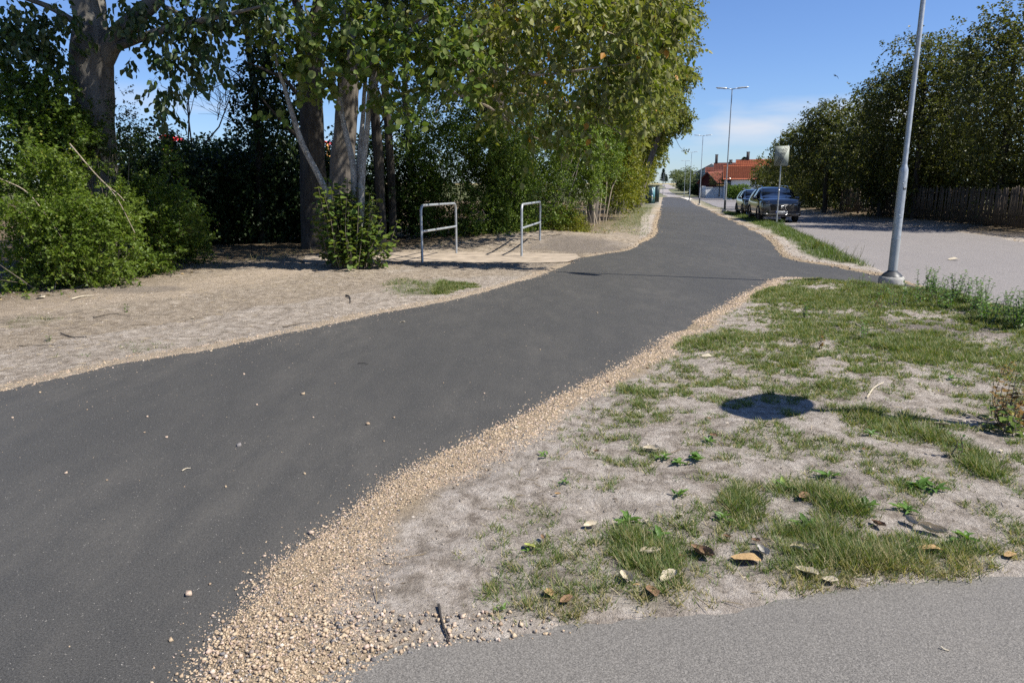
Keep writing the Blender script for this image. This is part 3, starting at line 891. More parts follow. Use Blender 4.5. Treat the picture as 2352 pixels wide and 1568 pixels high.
# ---- sign at the turning place
sp = np.array(G(1783, 516))
t = thing('parking_sign', 'rectangular turning-place sign crossed by black stripes on a thin grey post', 'sign', (sp[0], sp[1], 0), R(-15))
MB().lathe([(.030,-.2),(.030,2.75)], 14).build('post', 'galvanised', t, True)
MB().lathe([(.033,1.42),(.033,1.52)], 14).build('clamp', 'head_metal', t)
W, HH, zc = .575, .83, 2.935
pn = MB().box((0, -.038, zc), (W, .012, HH)).build('sign_panel', 'sign_face', t)
MB().box((0, -.030, zc), (W+.016, .010, HH+.016)).build('panel_edge', 'sign_edge', t)
mk_text('Vänd-', .155, 'sign_ink', pn, (.02, -.046, zc+.265), (R(90), 0, 0), sx=1.12)
mk_text('plats', .155, 'sign_ink', pn, (-.01, -.046, zc+.105), (R(90), 0, 0), sx=1.12)
def ring(r0, r1, n, cx, cz, y):
    v = [(cx+r*math.cos(2*math.pi*i/n), y, cz+r*math.sin(2*math.pi*i/n)) for r in (r0, r1) for i in range(n)]
    f = [(i, n+i, n+(i+1)%n, (i+1)%n) for i in range(n)]
    return v, f
m = MB(); v, f = ring(.096, .118, 40, .0, zc-.2, -.0465); m.add(v, f)
c_, s_ = math.cos(R(-45)), math.sin(R(-45))
m.add([(-.1*c_-.011*-s_*-1, -.0465, zc-.2-.1*s_-.011*c_), (.1*c_-.011, -.0465, zc-.2+.1*s_-.011), (.1*c_+.011, -.0465, zc-.2+.1*s_+.011), (-.1*c_+.011, -.0465, zc-.2-.1*s_+.011)], [(0,1,2,3)])
m.build('symbol', 'sign_ink', pn)
for i in range(4):
    x0 = -.262 + i*.056; x1 = .112 + i*.056
    MB().poly([(x0-.012, -.0485, zc-HH/2+.002), (x0+.012, -.0485, zc-HH/2+.002), (x1+.012, -.0485, zc+HH/2-.002), (x1-.012, -.0485, zc+HH/2-.002)], .0015, (0,1,0)).build('stripe', 'sign_stripe', pn)

# ---- the round sign beyond the right edge whose shadow lies on the verge
simple('sign_back', (.30,.31,.31), .5, .4, .08)
t = thing('round_sign', 'round traffic sign on a pole throwing the oval shadow on the verge', 'sign', (3.62, 4.50, 0), 0)
MB().lathe([(.03,-.2),(.03,2.75)], 14).build('post', 'galvanised', t, True)
rot = Vector((.75, -.66, 0)).to_track_quat('Z', 'Y').to_matrix()
MB().lathe([(.39,-.006),(.40,0),(.39,.006)], 36, (.01, -.04, 2.42), rot).build('disc', 'sign_back', t)

# ---- green switch cabinets
simple('cabinet_green', (.010,.026,.021), .45, 0, .12, 3)
simple('cabinet_side', (.22,.26,.20), .5, 0, .1, 3)
simple('poster_teal', (.10,.25,.27), .5, 0, .15, 5)
simple('poster_white', (.62,.68,.68), .5, 0, .1, 9)
simple('cabinet_base', (.28,.27,.24), .9, 0, .1, 6)
def cabinet(label, u0, u1, vb, vt, poster):
    a, c = GH(u0, vb), GH(u1, vb); Y = (a[1]+c[1])/2
    w = (u1-u0)/F*Y; h = P((u0+u1)/2, vt, Y)[2] - float(H(*a))
    cx = (a[0]+c[0])/2
    t = thing('switch_cabinet', label, 'cabinet', (cx, Y, float(H(cx, Y))), 0, 'switch cabinets beside the lane')
    MB().box((0, .3, h*.49), (w, .6, h*.94), bev=.02).build('body', 'cabinet_green', t)
    MB().box((0, .3, .02), (w+.06, .66, .12)).build('plinth', 'cabinet_base', t)
    MB().box((0, .3, h-.03), (w+.09, .72, .07), bev=.02).build('lid', 'cabinet_green', t)
    d = MB().box((-.04*w, -.012, h*.48), (w*.82, .03, h*.82), bev=.01).build('door', 'cabinet_green', t)
    MB().box((w*.28, -.04, h*.5), (.03, .04, .12)).build('handle', 'dark_rubber', d)
    if poster:
        p = MB().box((w*.24, -.037, h*.47), (w*.34, .006, h*.80)).build('poster', 'poster_teal', t)
        MB().box((w*.14, -.042, h*.30), (w*.07, .003, h*.34)).build('poster_print', 'poster_white', p)
        MB().box((w*.14, -.042, h*.68), (w*.06, .003, h*.26)).build('poster_print', 'poster_white', p)
        MB().box((w*.30, -.042, h*.80), (w*.12, .003, h*.08)).build('poster_print', 'poster_white', p)
    return t
def zu(a): return z3b([a])[0]
u0, vb = zu((-95,1395)); u1, vt = zu((118,938))
cabinet('dark green switch cabinet with a teal poster strip, under the bushes', u0, u1, vb, vt, True)
u0, vb = zu((122,1362)); u1, vt = zu((208,940))
cabinet('narrow dark cabinet standing right behind the postered one', u0, u1, vb, vt, False)

# ---- cars
simple('car_black', (.006,.007,.010), .16, 0, .05, 2, .6, coat=1.0)
simple('car_navy', (.008,.011,.018), .14, 0, .05, 2, .6, coat=1.0)
simple('car_glass', (.008,.011,.018), .05, 0, .02, 2, .45)
simple('black_plastic', (.012,.012,.012), .55, 0, .1)
simple('chrome', (.75,.76,.77), .12, 1.0, .02)
simple('tyre', (.016,.016,.016), .85, 0, .15, 20)
simple('rim', (.22,.22,.23), .3, .8, .05)
simple('headlight', (.05,.055,.06), .05, .3, .1, 8, .9)
simple('plate_white', (.72,.72,.68), .5, 0, .02)
simple('plate_blue', (.02,.05,.30), .5, 0, .02)
def car(label, loc, heading, s=1.0, paint='car_navy', plate=None, front=True):
    """local x runs from nose (0) to tail, y across"""
    t = thing('parked_car', label, 'car', (loc[0], loc[1], 0), heading)
    # stations: x, half-width, sill z, belt z, top half-width, top z
    S = [(.00,.62,.36,.80,.56,.84),(.04,.80,.28,.92,.68,.98),(.16,.88,.25,.98,.74,1.05),(.50,.92,.24,1.0,.76,1.10),(1.00,.93,.24,1.03,.77,1.135),
         (1.30,.93,.24,1.04,.75,1.165),(1.62,.925,.24,1.03,.70,1.35),(1.98,.925,.24,1.04,.645,1.565),(2.3,.925,.24,1.05,.64,1.61),(2.9,.925,.24,1.06,.63,1.62),
         (3.5,.925,.24,1.08,.61,1.58),(3.9,.92,.25,1.10,.58,1.49),(4.2,.89,.28,1.08,.56,1.22),(4.38,.83,.34,1.0,.55,1.04),(4.46,.70,.42,.80,.5,.84)]
    v, f = [], []
    for (x, w, zb, zl, wt, zt) in S:
        half = [(0, zb), (w*.86, zb), (w*.97, zb+.08), (w, zb+.30), (w*.985, zl-.10), (w*.95, zl), (wt+.03, zt-.05 if zt-zl > .2 else zt-.015), (wt*.85, zt), (wt*.4, zt+.018), (0, zt+.022)]
        row = [(x, y, z) for y, z in half] + [(x, -y, z) for y, z in half[-2:0:-1]]
        v += row
    n = len(v)//len(S)
    for i in range(len(S)-1):
        for j in range(n): f.append((i*n+j, i*n+(j+1)%n, (i+1)*n+(j+1)%n, (i+1)*n+j))
    f.append(tuple(range(n-1, -1, -1))); f.append(tuple(range((len(S)-1)*n, len(S)*n)))
    v = [(x*s, y*s, z*s) for x, y, z in v]
    bo = MB().add(v, f).build('body', paint, t, True)
    sub = bo.modifiers.new('smooth', 'SUBSURF'); sub.levels = 1; sub.render_levels = 1
    def pan(name, pts, mat, th=.012, axis=(0,0,1), par=t):
        return MB().poly([(a*s, b_*s, c_*s) for a, b_, c_ in pts], th, axis).build(name, mat, par)
    # glass
    pan('windscreen', [(1.30,-.70,1.150),(1.30,.70,1.150),(1.93,.60,1.545),(1.93,-.60,1.545)], 'car_glass', .02, (-.53,0,.85))
    pan('rear_window', [(3.93,-.55,1.46),(3.93,.55,1.46),(4.22,.52,1.18),(4.22,-.52,1.18)], 'car_glass', .02, (.7,0,.7))
    for sg in (-1, 1):
        k = [(1.55,1.075,.915),(1.95,1.50,.70),(2.55,1.545,.675),(2.55,1.085,.915)]
        pan('side_window', [(a, sg*d, c_) for a, c_, d in k], 'car_glass', .012, (0, sg, .35))
        k = [(2.62,1.085,.915),(2.62,1.545,.675),(3.30,1.515,.67),(3.62,1.34,.78),(3.55,1.105,.91)]
        pan('side_window', [(a, sg*d, c_) for a, c_, d in k], 'car_glass', .012, (0, sg, .35))
        MB().box((1.56*s, sg*.99*s, 1.10*s), (.14*s, .20*s, .13*s), bev=.03).build('mirror', paint, t)
        # roof rail
        MB().tube([(1.95*s, sg*.60*s, 1.60*s), (2.1*s, sg*.60*s, 1.665*s), (2.9*s, sg*.585*s, 1.685*s), (3.5*s, sg*.57*s, 1.655*s), (3.62*s, sg*.565*s, 1.59*s)], .018, 8).build('roof_rail', 'chrome', t, True)
        # wheels
        for wx in (.86, 3.52):
            wt_ = thing_part('wheel', t, (wx*s, sg*.80*s, .345*s))
            rot = Matrix.Rotation(R(90), 3, 'X')
            MB().lathe([(.20,-.105),(.30,-.11),(.345,-.08),(.345,.08),(.30,.11),(.20,.105)], 24, (0,0,0), rot).build('tyre', 'tyre', wt_, True)
            rm = MB().lathe([(.21,-.07),(.235,-.105),(.235,.105),(.21,.07)], 20, (0,0,0), rot)
            for q in range(5):
                a = q*2*math.pi/5
                rm.box((.12*math.cos(a), sg*.095, .12*math.sin(a)), (.06 if abs(math.cos(a)) < .7 else .22, .02, .22 if abs(math.cos(a)) < .7 else .06))
            rm.build('rim', 'rim', wt_)
        # headlights: slim, swept back
        hl = [(.01,.44,.865),(.05,.80,.93),(.20,.895,.965),(.26,.90,.93),(.07,.82,.845),(.02,.48,.815)]
        pan('headlight', [(a-.03, sg*b_*1.0, c_) for a, b_, c_ in hl], 'headlight', .03, (-1, sg*.3, .1))
        dr = [(.02,.46,.815),(.06,.78,.845),(.075,.80,.825),(.03,.46,.80)]
        pan('daytime_light', [(a-.055, sg*b_, c_) for a, b_, c_ in dr], 'chrome', .012, (-1, sg*.3, 0))
        pan('bumper_trim', [(.02,sg*.58,.405),(.06,sg*.78,.43),(.075,sg*.80,.40),(.06,sg*.76,.365),(.02,sg*.58,.375)] , 'rim', .05, (-1,0,0))
        MB().tube([(1.3*s, sg*.93*s, .33*s), (3.1*s, sg*.93*s, .33*s)], .012, 6).build('sill_trim', 'rim', t)
    pan('grille', [(.0,-.54,.84),(.0,.54,.84),(.0,.46,.56),(.0,-.46,.56)], 'black_plastic', .035, (-1,0,0))
    for i in range(5):
        z0 = .60+i*.048
        MB().tube([(-.042*s, -.46*s, z0*s), (-.042*s, .46*s, z0*s)], .0045, 5).build('grille_bar', 'rim', t)
    pan('lower_trim', [(.0,-.60,.40),(.0,.60,.40),(.0,.60,.385),(.0,-.60,.385)], 'chrome', .03, (-1,0,0))
    pan('skid_plate', [(.02,-.45,.30),(.02,.45,.30),(.05,.40,.265),(.05,-.40,.265)], 'rim', .04, (-1,0,0))
    for sg in (-1, 1):   # wheel arches
        for wx in (.86, 3.52):
            pts = [(wx*s + .40*s*math.cos(a), sg*.922*s, .345*s + .40*s*math.sin(a)) for a in np.linspace(-.15, math.pi+.15, 14)]
            MB().tube(pts, .03, 6).build('wheel_arch', 'black_plastic', t)
    # emblem: an upright beast in outline
    em = [(0,0),(.018,.0),(.03,.05),(.045,.055),(.07,.03),(.085,.04),(.06,.075),(.065,.10),(.09,.12),(.075,.13),(.055,.125),(.06,.15),(.045,.165),(.02,.15),(.0,.12),(-.005,.09),(.012,.07),(.0,.03)]
    e0 = MB().poly([(-.045*s, (-(a-.045))*s, (b_+.625)*s) for a, b_ in em], .012, (-1,0,0)).build('emblem', 'chrome', t)
    if plate:
        pl = MB().box((-.055*s, 0, .475*s), (.012, .52*s, .115*s)).build('number_plate', 'plate_white', t)
        MB().box((-.062*s, .24*s, .475*s), (.004, .035*s, .108*s)).build('plate_band', 'plate_blue', pl)
        mk_text(plate, .105*s, 'sticker_black', pl, (-.0655*s, -.045*s, .475*s), (R(90), 0, R(-90)), sx=.98)
    return t
def thing_part(name, parent, loc):
    o = bpy.data.objects.new(name, None); COL.objects.link(o); o.parent = parent; o.location = loc; o.empty_display_size = .1
    return o
car('dark navy sport-utility car parked nose towards us behind the sign post', (12.55, 33.6), R(90-9.5), 1.0, 'car_navy', 'HY 862')
car('black car parked directly behind the dark navy one', (13.85, 40.4), R(90-10), .92, 'car_black', None)

# ---- picket fence in the shade
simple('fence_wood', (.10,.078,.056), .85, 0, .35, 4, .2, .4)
fl = np.array([(16.6,15.5),(17.2,21.5),(18.4,29.5),(19.2,37),(19.9,44)])
t = thing('picket_fence', 'weathered brown picket fence in deep shade along the road', 'fence', (fl[0][0], fl[0][1], 0))
dd = np.r_[0, np.cumsum(np.linalg.norm(np.diff(fl, axis=0), axis=1))]
pk = MB().poly([(-.042,0,0),(.042,0,0),(.042,0,1.32),(.0,0,1.38),(-.042,0,1.32)], .02, (0,1,0))
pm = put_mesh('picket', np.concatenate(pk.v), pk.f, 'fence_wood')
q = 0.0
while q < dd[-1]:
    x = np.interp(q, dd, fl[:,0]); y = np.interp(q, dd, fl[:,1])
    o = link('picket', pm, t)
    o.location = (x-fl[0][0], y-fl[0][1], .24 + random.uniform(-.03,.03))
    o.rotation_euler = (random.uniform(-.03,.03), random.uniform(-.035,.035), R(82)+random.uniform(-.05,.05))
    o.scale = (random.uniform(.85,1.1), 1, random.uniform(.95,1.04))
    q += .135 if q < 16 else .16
for hz in (.52, 1.32):
    MB().tube([(x-fl[0][0]+.05, y-fl[0][1], hz+.1) for x, y in fl], .032, 4).build('rail', 'fence_wood', t)
for i in range(11):
    q = i*dd[-1]/10
    MB().box((np.interp(q, dd, fl[:,0])-fl[0][0]+.11, np.interp(q, dd, fl[:,1])-fl[0][1], .8), (.09,.09,1.3)).build('post', 'fence_wood', t)

# ---- houses beyond the cars
def tile_mat(name, lo, hi):
    b = NB(name)
    n = b.noise(3, 5, .6); n2 = b.noise(25, 3)
    c = b.mix(b.rng(n, .3, .7), lo, hi); c = b.mix(b.rng(n2, .4, .7, 0, .4), c, tuple(.6*k for k in lo))
    b.done(b.bsdf(c, .8, 0, .3))
tile_mat('tile_orange', (.40,.10,.042), (.58,.18,.08))
tile_mat('tile_red', (.20,.065,.043), (.34,.115,.072))
simple('render_white', (.72,.72,.70), .9, 0, .06, 2, .2, .2)
simple('house_grey', (.40,.43,.45), .8, 0, .06, 2)
simple('barn_red', (.035,.007,.008), .85, 0, .2, 3, .2, .3)
simple('trim_dark', (.03,.018,.018), .7, 0, .1)
simple('trim_white', (.7,.7,.68), .7, 0, .05)
simple('window_dark', (.02,.025,.03), .1, 0, .1, 3, .8)
simple('chimney_dark', (.045,.04,.04), .85, 0, .2, 9)
def tiled_slope(p00, p10, p01, mat, parent, name='roof_slope', col=.34, row=.45):
    """wavy tile courses: p00-p10 along the eave, p00-p01 up the slope"""
    p00, p10, p01 = map(lambda a: np.asarray(a, float), (p00, p10, p01))
    U, V = p10-p00, p01-p00; lu, lv = np.linalg.norm(U), np.linalg.norm(V)
    nrm = np.cross(U, V)/lu/lv
    if nrm[2] < 0: nrm = -nrm
    nc = max(4, int(lu/col)); nr_ = max(3, int(lv/row))
    us = np.linspace(0, 1, nc*3+1); wave = .045*np.cos(us*nc*2*np.pi)
    v, f = [], []
    for r in range(nr_):
        for e_, lift in ((r/nr_, .055), ((r+1)/nr_+.004, .0)):
            v.append(p00 + us[:,None]*U + e_*V + (wave+lift)[:,None]*nrm)
    k = len(us)
    for r in range(nr_):
        a = 2*r*k; 
        for i in range(k-1): f.append((a+i, a+i+1, a+k+i+1, a+k+i))
        if r:
            a0 = (2*r-1)*k; a1 = 2*r*k
            for i in range(k-1): f.append((a0+i, a0+i+1, a1+i+1, a1+i))
    me = put_mesh(name, np.concatenate(v), f, mat)
    return link(name, me, parent)
def house(label, loc, rz, L, W, eave, ridge, wall, tiles, trim, chim=(), over=.35, name='house', windows=(), gable=None):
    """ridge runs along local x"""
    t = thing(name, label, 'house', loc, rz)
    m = MB(); g = -1.0
    v = [(-L/2,-W/2,g),(L/2,-W/2,g),(L/2,W/2,g),(-L/2,W/2,g),(-L/2,-W/2,eave),(L/2,-W/2,eave),(L/2,W/2,eave),(-L/2,W/2,eave),(-L/2,0,ridge-.05),(L/2,0,ridge-.05)]
    m.add(v, [(0,1,5,4),(2,3,7,6),(1,2,6,9,5),(3,0,4,8,7)]); wo = m.build('wall', wall, t)
    sl = (ridge-eave)/(W/2); ex = W/2+over; ez = ridge - sl*ex
    A, B = -L/2-over, L/2+over
    tiled_slope((A,-ex,ez),(B,-ex,ez),(A,0,ridge), tiles, t); tiled_slope((B,ex,ez),(A,ex,ez),(B,0,ridge), tiles, t)
    MB().tube([(A,0,ridge+.04),(B,0,ridge+.04)], .11, 8).build('ridge_tiles', tiles, t)
    for xx in (A-.02, B+.02):
        for sg in (-1, 1):
            MB().poly([(xx, sg*ex, ez-.10),(xx, sg*ex, ez+.10),(xx, 0, ridge+.10),(xx, 0, ridge-.12)], .05, (1 if xx > 0 else -1, 0, 0)).build('verge_board', trim, t)
    for sg in (-1, 1):
        MB().tube([(A, sg*(ex+.06), ez-.02),(B, sg*(ex+.06), ez-.02)], .06, 8).build('gutter', trim, t)
        MB().tube([(A+.5, sg*(ex+.06), ez-.05),(A+.5, sg*(W/2+.06), ez-.4),(A+.5, sg*(W/2+.06), -.3)], .045, 6).build('downpipe', trim, t)
    for (cx, cy, h) in chim:
        z0 = ridge - sl*abs(cy)
        c_ = MB().box((cx, cy, z0+h/2-.3), (.62,.62,h+.6)).build('chimney', 'chimney_dark', t)
        MB().box((cx, cy, z0+h+.04), (.74,.74,.10)).build('cap', 'chimney_dark', c_)
    for (side, a, z0, w, h) in windows:
        if side == 'front': fr = MB().box((a, -W/2-.02, z0+h/2), (w+.16, .06, h+.16)); pa = MB().box((a, -W/2-.06, z0+h/2), (w, .03, h)); si = MB().box((a, -W/2-.09, z0-.1), (w+.24, .14, .05))
        else: fr = MB().box((-L/2-.02, a, z0+h/2), (.06, w+.16, h+.16)); pa = MB().box((-L/2-.06, a, z0+h/2), (.03, w, h)); si = MB().box((-L/2-.09, a, z0-.1), (.14, w+.24, .05))
        w_ = fr.build('window', trim if wall != 'barn_red' else 'barn_red', t); pa.build('pane', 'window_dark', w_); si.build('sill', trim, w_)
    if gable: MB().box(gable[0], gable[1]).build('gable_beam', trim, t)
    return t
def at(zx, zy, Y):
    u, v = zu((zx, zy)); return P(u, v, Y)
def zat(zy, Y): return at(1500, zy, Y)[2]
# white house with bright orange roof (ridge along x)
Y = 128.; xl = at(1862, 800, Y)[0]; ev, rd = zat(800, Y), zat(478, Y+4)
house('white rendered house with bright orange tile roof behind the clipped hedge', (xl+6.0, Y+2.5, 0), R(-15), 11.6, 8.0, ev+.1, rd, 'render_white', 'tile_orange', 'trim_dark', [(-5.0,1.2,1.2)], .35, 'house', [('front',-5.2,zat(1000,Y),.6,1.6),('front',1.5,1.2,1.2,1.2)])
# dark red barn, gable towards the lane
Yb = 152.; ap = at(1390, 640, Yb); 
xe0, xe1 = at(1105, 880, Yb)[0], at(1505, 760, Yb)[0]
house('dark red timber barn with its gable facing the lane and a weathered tile roof', (ap[0]+3.0, Yb+1.8, 0), R(33), 7.5, 4.9, zat(865, Yb), ap[2], 'barn_red', 'tile_red', 'trim_dark', [], .45, 'barn', [('side', .6, .9, 1.4, .9)])
Y = 160.; xl = at(1400, 650, Y)[0]; xr = at(1790, 650, Y)[0]
house('long low outbuilding with a weathered red tile roof beside the barn', ((xl+xr)/2+.6, Y+3, 0), R(-14), (xr-xl)*1.0, 6.5, zat(850, Y), zat(610, Y+3), 'barn_red', 'tile_red', 'trim_dark', [], .3, 'outbuilding', [('front', 0, 1.0, 1.2, .9)])
Y = 205.; a0 = at(1620, 440, Y)
house('pale grey gabled house standing above the red roofs', (a0[0]+3.5, Y+5, 0), R(38), 13, 10.5, zat(640, Y), a0[2], 'house_grey', 'house_grey', 'trim_white', [(-1.5,-2.6,2.2)], .4, 'house', [('side', -2.2, 3.2, 1.1, 1.2)])
Y = 190.; a0 = at(1690, 530, Y)
house('small red-roofed annex between the grey house and the orange roof', (a0[0]+1., Y, 0), R(-15), 9.5, 6, zat(640, Y), zat(528, Y), 'barn_red', 'tile_red', 'trim_dark', [], .3, 'annex', [('front', 0, 2, 1, 1)])
Y = 165.; a0 = at(2120, 430, Y)
house('red-roofed house with dark chimneys behind the orange roof', (a0[0]+2, Y+3, 0), R(-16), 13, 8, zat(600, Y), zat(428, Y+3), 'render_white', 'tile_red', 'trim_dark', [(-6.3,0,1.9)], .3, 'house', [('front', -3, 2, 1, 1.1)])
Y = 150.; a0 = at(2330, 360, Y)
house('tall orange-roofed house half hidden by the roadside trees', (a0[0]+3, Y+3, 0), R(-17), 8.5, 8, zat(520, Y), zat(355, Y+3), 'render_white', 'tile_orange', 'trim_dark', [(-2.2,0,1.6)], .3, 'house', [('front', 0, 2, 1, 1.1)])
Y = 240.; a0 = at(1260, 630, Y)
house('low pale house with a grey roof beyond the willows', (a0[0], Y, 0), R(-14), 9, 8, zat(720, Y), zat(625, Y), 'house_grey', 'house_grey', 'trim_white', [], .3, 'house', [('front', 4, 3, 1.4, 1.2)])

# white garden wall and its grey return
Y = 136.; xl, xr = at(1308, 1100, Y)[0], at(1790, 1100, Y)[0]; zt, zb_ = zat(1002, Y), zat(1195, Y)
t = thing('garden_wall', 'white rendered garden wall with a grey end in front of the barn', 'wall', ((xl+xr)/2, Y, zb_))
wv = MB(); nxx = 60
xx = np.linspace(xl, xr, nxx) - (xl+xr)/2
v = [(x, .06*float(noise(x*1.5, j*1.3, 0, 3)), (zt-zb_)*j/5 - (.5 if j == 0 else 0)) for j in range(6) for x in xx]
wv.add(v, [(j*nxx+i, j*nxx+i+1, (j+1)*nxx+i+1, (j+1)*nxx+i) for j in range(5) for i in range(nxx-1)])
wv.add([(x, y, zt-zb_+dz) for x in (xx[0]-.05, xx[-1]+.05) for y in (-.08, .35) for dz in (0, .07)], [(0,2,3,1),(4,5,7,6),(0,1,5,4),(2,6,7,3),(1,3,7,5)])
wv.build('front', 'render_white', t, True)
gx0 = at(1215, 1100, Y+5)[0]
MB().poly([(xl-(xl+xr)/2, .1, -.5),(gx0-(xl+xr)/2, 5, -.5),(gx0-(xl+xr)/2, 5, zt-zb_+.3),(xl-(xl+xr)/2, .1, zt-zb_+.25)], .25, (0,1,0)).build('return', 'house_grey', t)
# little board fence on top
simple('yellow_rail', (.55,.33,.10), .7, 0, .1)
Y2 = Y+3
xl2, xr2 = at(1562, 950, Y2)[0], at(1800, 950, Y2)[0]
t = thing('garden_fence', 'low dark garden fence with an ochre top rail behind the white wall', 'fence', ((xl2+xr2)/2, Y2, 0))
MB().box((0, 0, zat(948, Y2)), (xr2-xl2, .12, .14)).build('top_rail', 'yellow_rail', t)
for i in range(26):
    x = -(xr2-xl2)/2 + (i+.5)*(xr2-xl2)/26
    MB().box((x, .04, zat(978, Y2)-.1), ((xr2-xl2)/26*.8, .03, zat(955, Y2)-zat(1010, Y2)+.3)).build('board', 'trim_dark', t)

# ---- playground tower glimpsed between the trees
simple('play_red', (.75,.035,.03), .4, 0, .05)
simple('play_ochre', (.62,.30,.07), .6, 0, .1)
def play(label, u, v, Y, w, h0):
    c = P(u, v, Y)
    t = thing('playground_tower', label, 'playground tower', (c[0], c[1], 0))
    n = 9; prof = [(-w/2 + w*i/(n-1), c[2] + w*.28*(1-((2*i/(n-1)-1))**2) - w*.15*(i/(n-1))) for i in range(n)]
    m = MB(); vv = []
    for (x, z) in prof: vv += [(x, -.7, z), (x, .7, z), (x, .7, z+.04), (x, -.7, z+.04)]
    f = [(i*4+j, i*4+(j+1)%4, i*4+4+(j+1)%4, i*4+4+j) for i in range(n-1) for j in range(4)] + [(0,1,2,3), (n*4-1, n*4-2, n*4-3, n*4-4)]
    m.add(vv, f).build('roof', 'play_red', t)
    for sx in (-1, 1):
        for sy in (-1, 1): MB().box((sx*w*.36, sy*.6, c[2]/2), (.09,.09,c[2])).build('post', 'play_ochre', t)
    MB().box((0, 0, 1.5), (w*.8, 1.3, .08)).build('deck', 'play_ochre', t)
    for k in range(4): MB().box((0, -.62, 1.7+k*.16), (w*.75, .03, .1)).build('board', 'play_ochre', t)
play('playground tower with a curved red roof glimpsed over the dark hedge', 396, 320, 34, .55, 4)
play('red playground top glimpsed between the two thick trunks', 753, 330, 36, .3, 4)

# ---- gull
simple('gull_grey', (.05,.055,.065), .8, 0, .1)
c = P(1919, 175, 60.)
g = MB()
def wing(sg):
    pts = [(0,0,.03),(sg*.22,.05,.14),(sg*.45,-.02,.05),(sg*.62,-.14,-.12)]
    v = []
    for (x, y, z), ch in zip(pts, (.16,.15,.10,.02)): v += [(x, y+ch/2, z), (x, y-ch/2, z), (x, y, z+.015)]
    f = []
    for i in range(3):
        for j in range(3): f.append((i*3+j, i*3+(j+1)%3, i*3+3+(j+1)%3, i*3+3+j))
    g.add(v, f + [(0,1,2),(9,11,10)])
wing(1); wing(-1)
g.tube([(0,.30,.0),(0,.2,.02),(0,.05,.02),(0,-.12,.01),(0,-.3,-.0)], [.02,.05,.065,.05,.008], 8)
o = g.build('gull', 'gull_grey'); o.location = c; o.rotation_euler = (.2, .35, .5); o.scale = (.6,.6,.6)
tag(o, 'small dark gull gliding in the clear blue sky', 'bird')
print('built things done')
# ================================================================== vegetation
leaf_mat('leaf_poplar', [(0,(.055,.085,.011)),(.45,(.120,.155,.017)),(.85,(.205,.215,.028)),(.96,(.28,.25,.036)),(1,(.50,.24,.04))], (.26,.25,.10), .36, .48, .28)
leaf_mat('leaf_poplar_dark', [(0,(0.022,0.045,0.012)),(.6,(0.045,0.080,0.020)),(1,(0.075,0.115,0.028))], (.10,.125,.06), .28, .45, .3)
leaf_mat('leaf_hazel', [(0,(0.060,0.102,0.019)),(.5,(0.114,0.174,0.031)),(.88,(0.180,0.234,0.046)),(1,(0.288,0.252,0.060))], (.16,.185,.055), .38, .55, .25)
leaf_mat('leaf_haw', [(0,(.050,.090,.012)),(.5,(.108,.165,.019)),(.9,(.180,.235,.034)),(1,(.27,.27,.052))], None, .38, .5, .3)
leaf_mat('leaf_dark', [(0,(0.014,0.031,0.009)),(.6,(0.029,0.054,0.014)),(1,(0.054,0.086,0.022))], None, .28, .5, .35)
leaf_mat('leaf_shrub', [(0,(0.052,0.098,0.014)),(.5,(0.114,0.179,0.023)),(.9,(0.195,0.247,0.039)),(1,(0.312,0.286,0.058))], None, .35, .5, .35)
leaf_mat('leaf_yellow', [(0,(0.072,0.102,0.012)),(.5,(0.168,0.180,0.019)),(.85,(0.264,0.240,0.026)),(1,(0.384,0.264,0.042))], None, .38, .5, .3)
leaf_mat('leaf_right', [(0,(.035,.045,.009)),(.5,(.078,.088,.015)),(.85,(.155,.145,.022)),(1,(.26,.19,.03))], (.09,.10,.04), .40, .45, .35)
leaf_mat('leaf_far', [(0,(.10,.13,.05)),(.5,(.165,.195,.085)),(1,(.26,.28,.14))], None, .3, .6, .3)
leaf_mat('needle', [(0,(0.018,0.035,0.022)),(1,(0.045,0.070,0.045))], None, .1, .6, .3)
leaf_mat('grass_blade', [(0,(.05,.085,.018)),(.45,(.095,.15,.032)),(.8,(.165,.215,.055)),(.93,(.30,.26,.11)),(1,(.52,.42,.24))], None, .35, .5, .35)
leaf_mat('weed_leaf', [(0,(0.053,0.112,0.021)),(.6,(0.112,0.210,0.036)),(1,(0.225,0.315,0.060))], None, .3, .45, .4)
leaf_mat('weed_red', [(0,(0.140,0.100,0.020)),(.5,(0.200,0.110,0.025)),(1,(0.240,0.160,0.030))], None, .3, .45, .4)
bark_mat('bark_poplar', (.085,.077,.065), (.20,.185,.158), (.34,.30,.10), .68, 7)
bark_mat('bark_grey', (.085,.072,.06), (.20,.175,.145), None, .6, 9)
bark_mat('bark_hazel', (.13,.115,.095), (.34,.325,.29), (.52,.52,.46), .52, 22, .4)
bark_mat('bark_dark', (.030,.026,.022), (.085,.075,.062), None, .6, 9)
bark_mat('bark_pale', (.24,.19,.135), (.44,.37,.28), None, .6, 16, .4)
simple('twig', (.16,.13,.095), .85, 0, .3, 20)
simple('twig_dark', (.035,.030,.026), .85, 0, .3, 20)

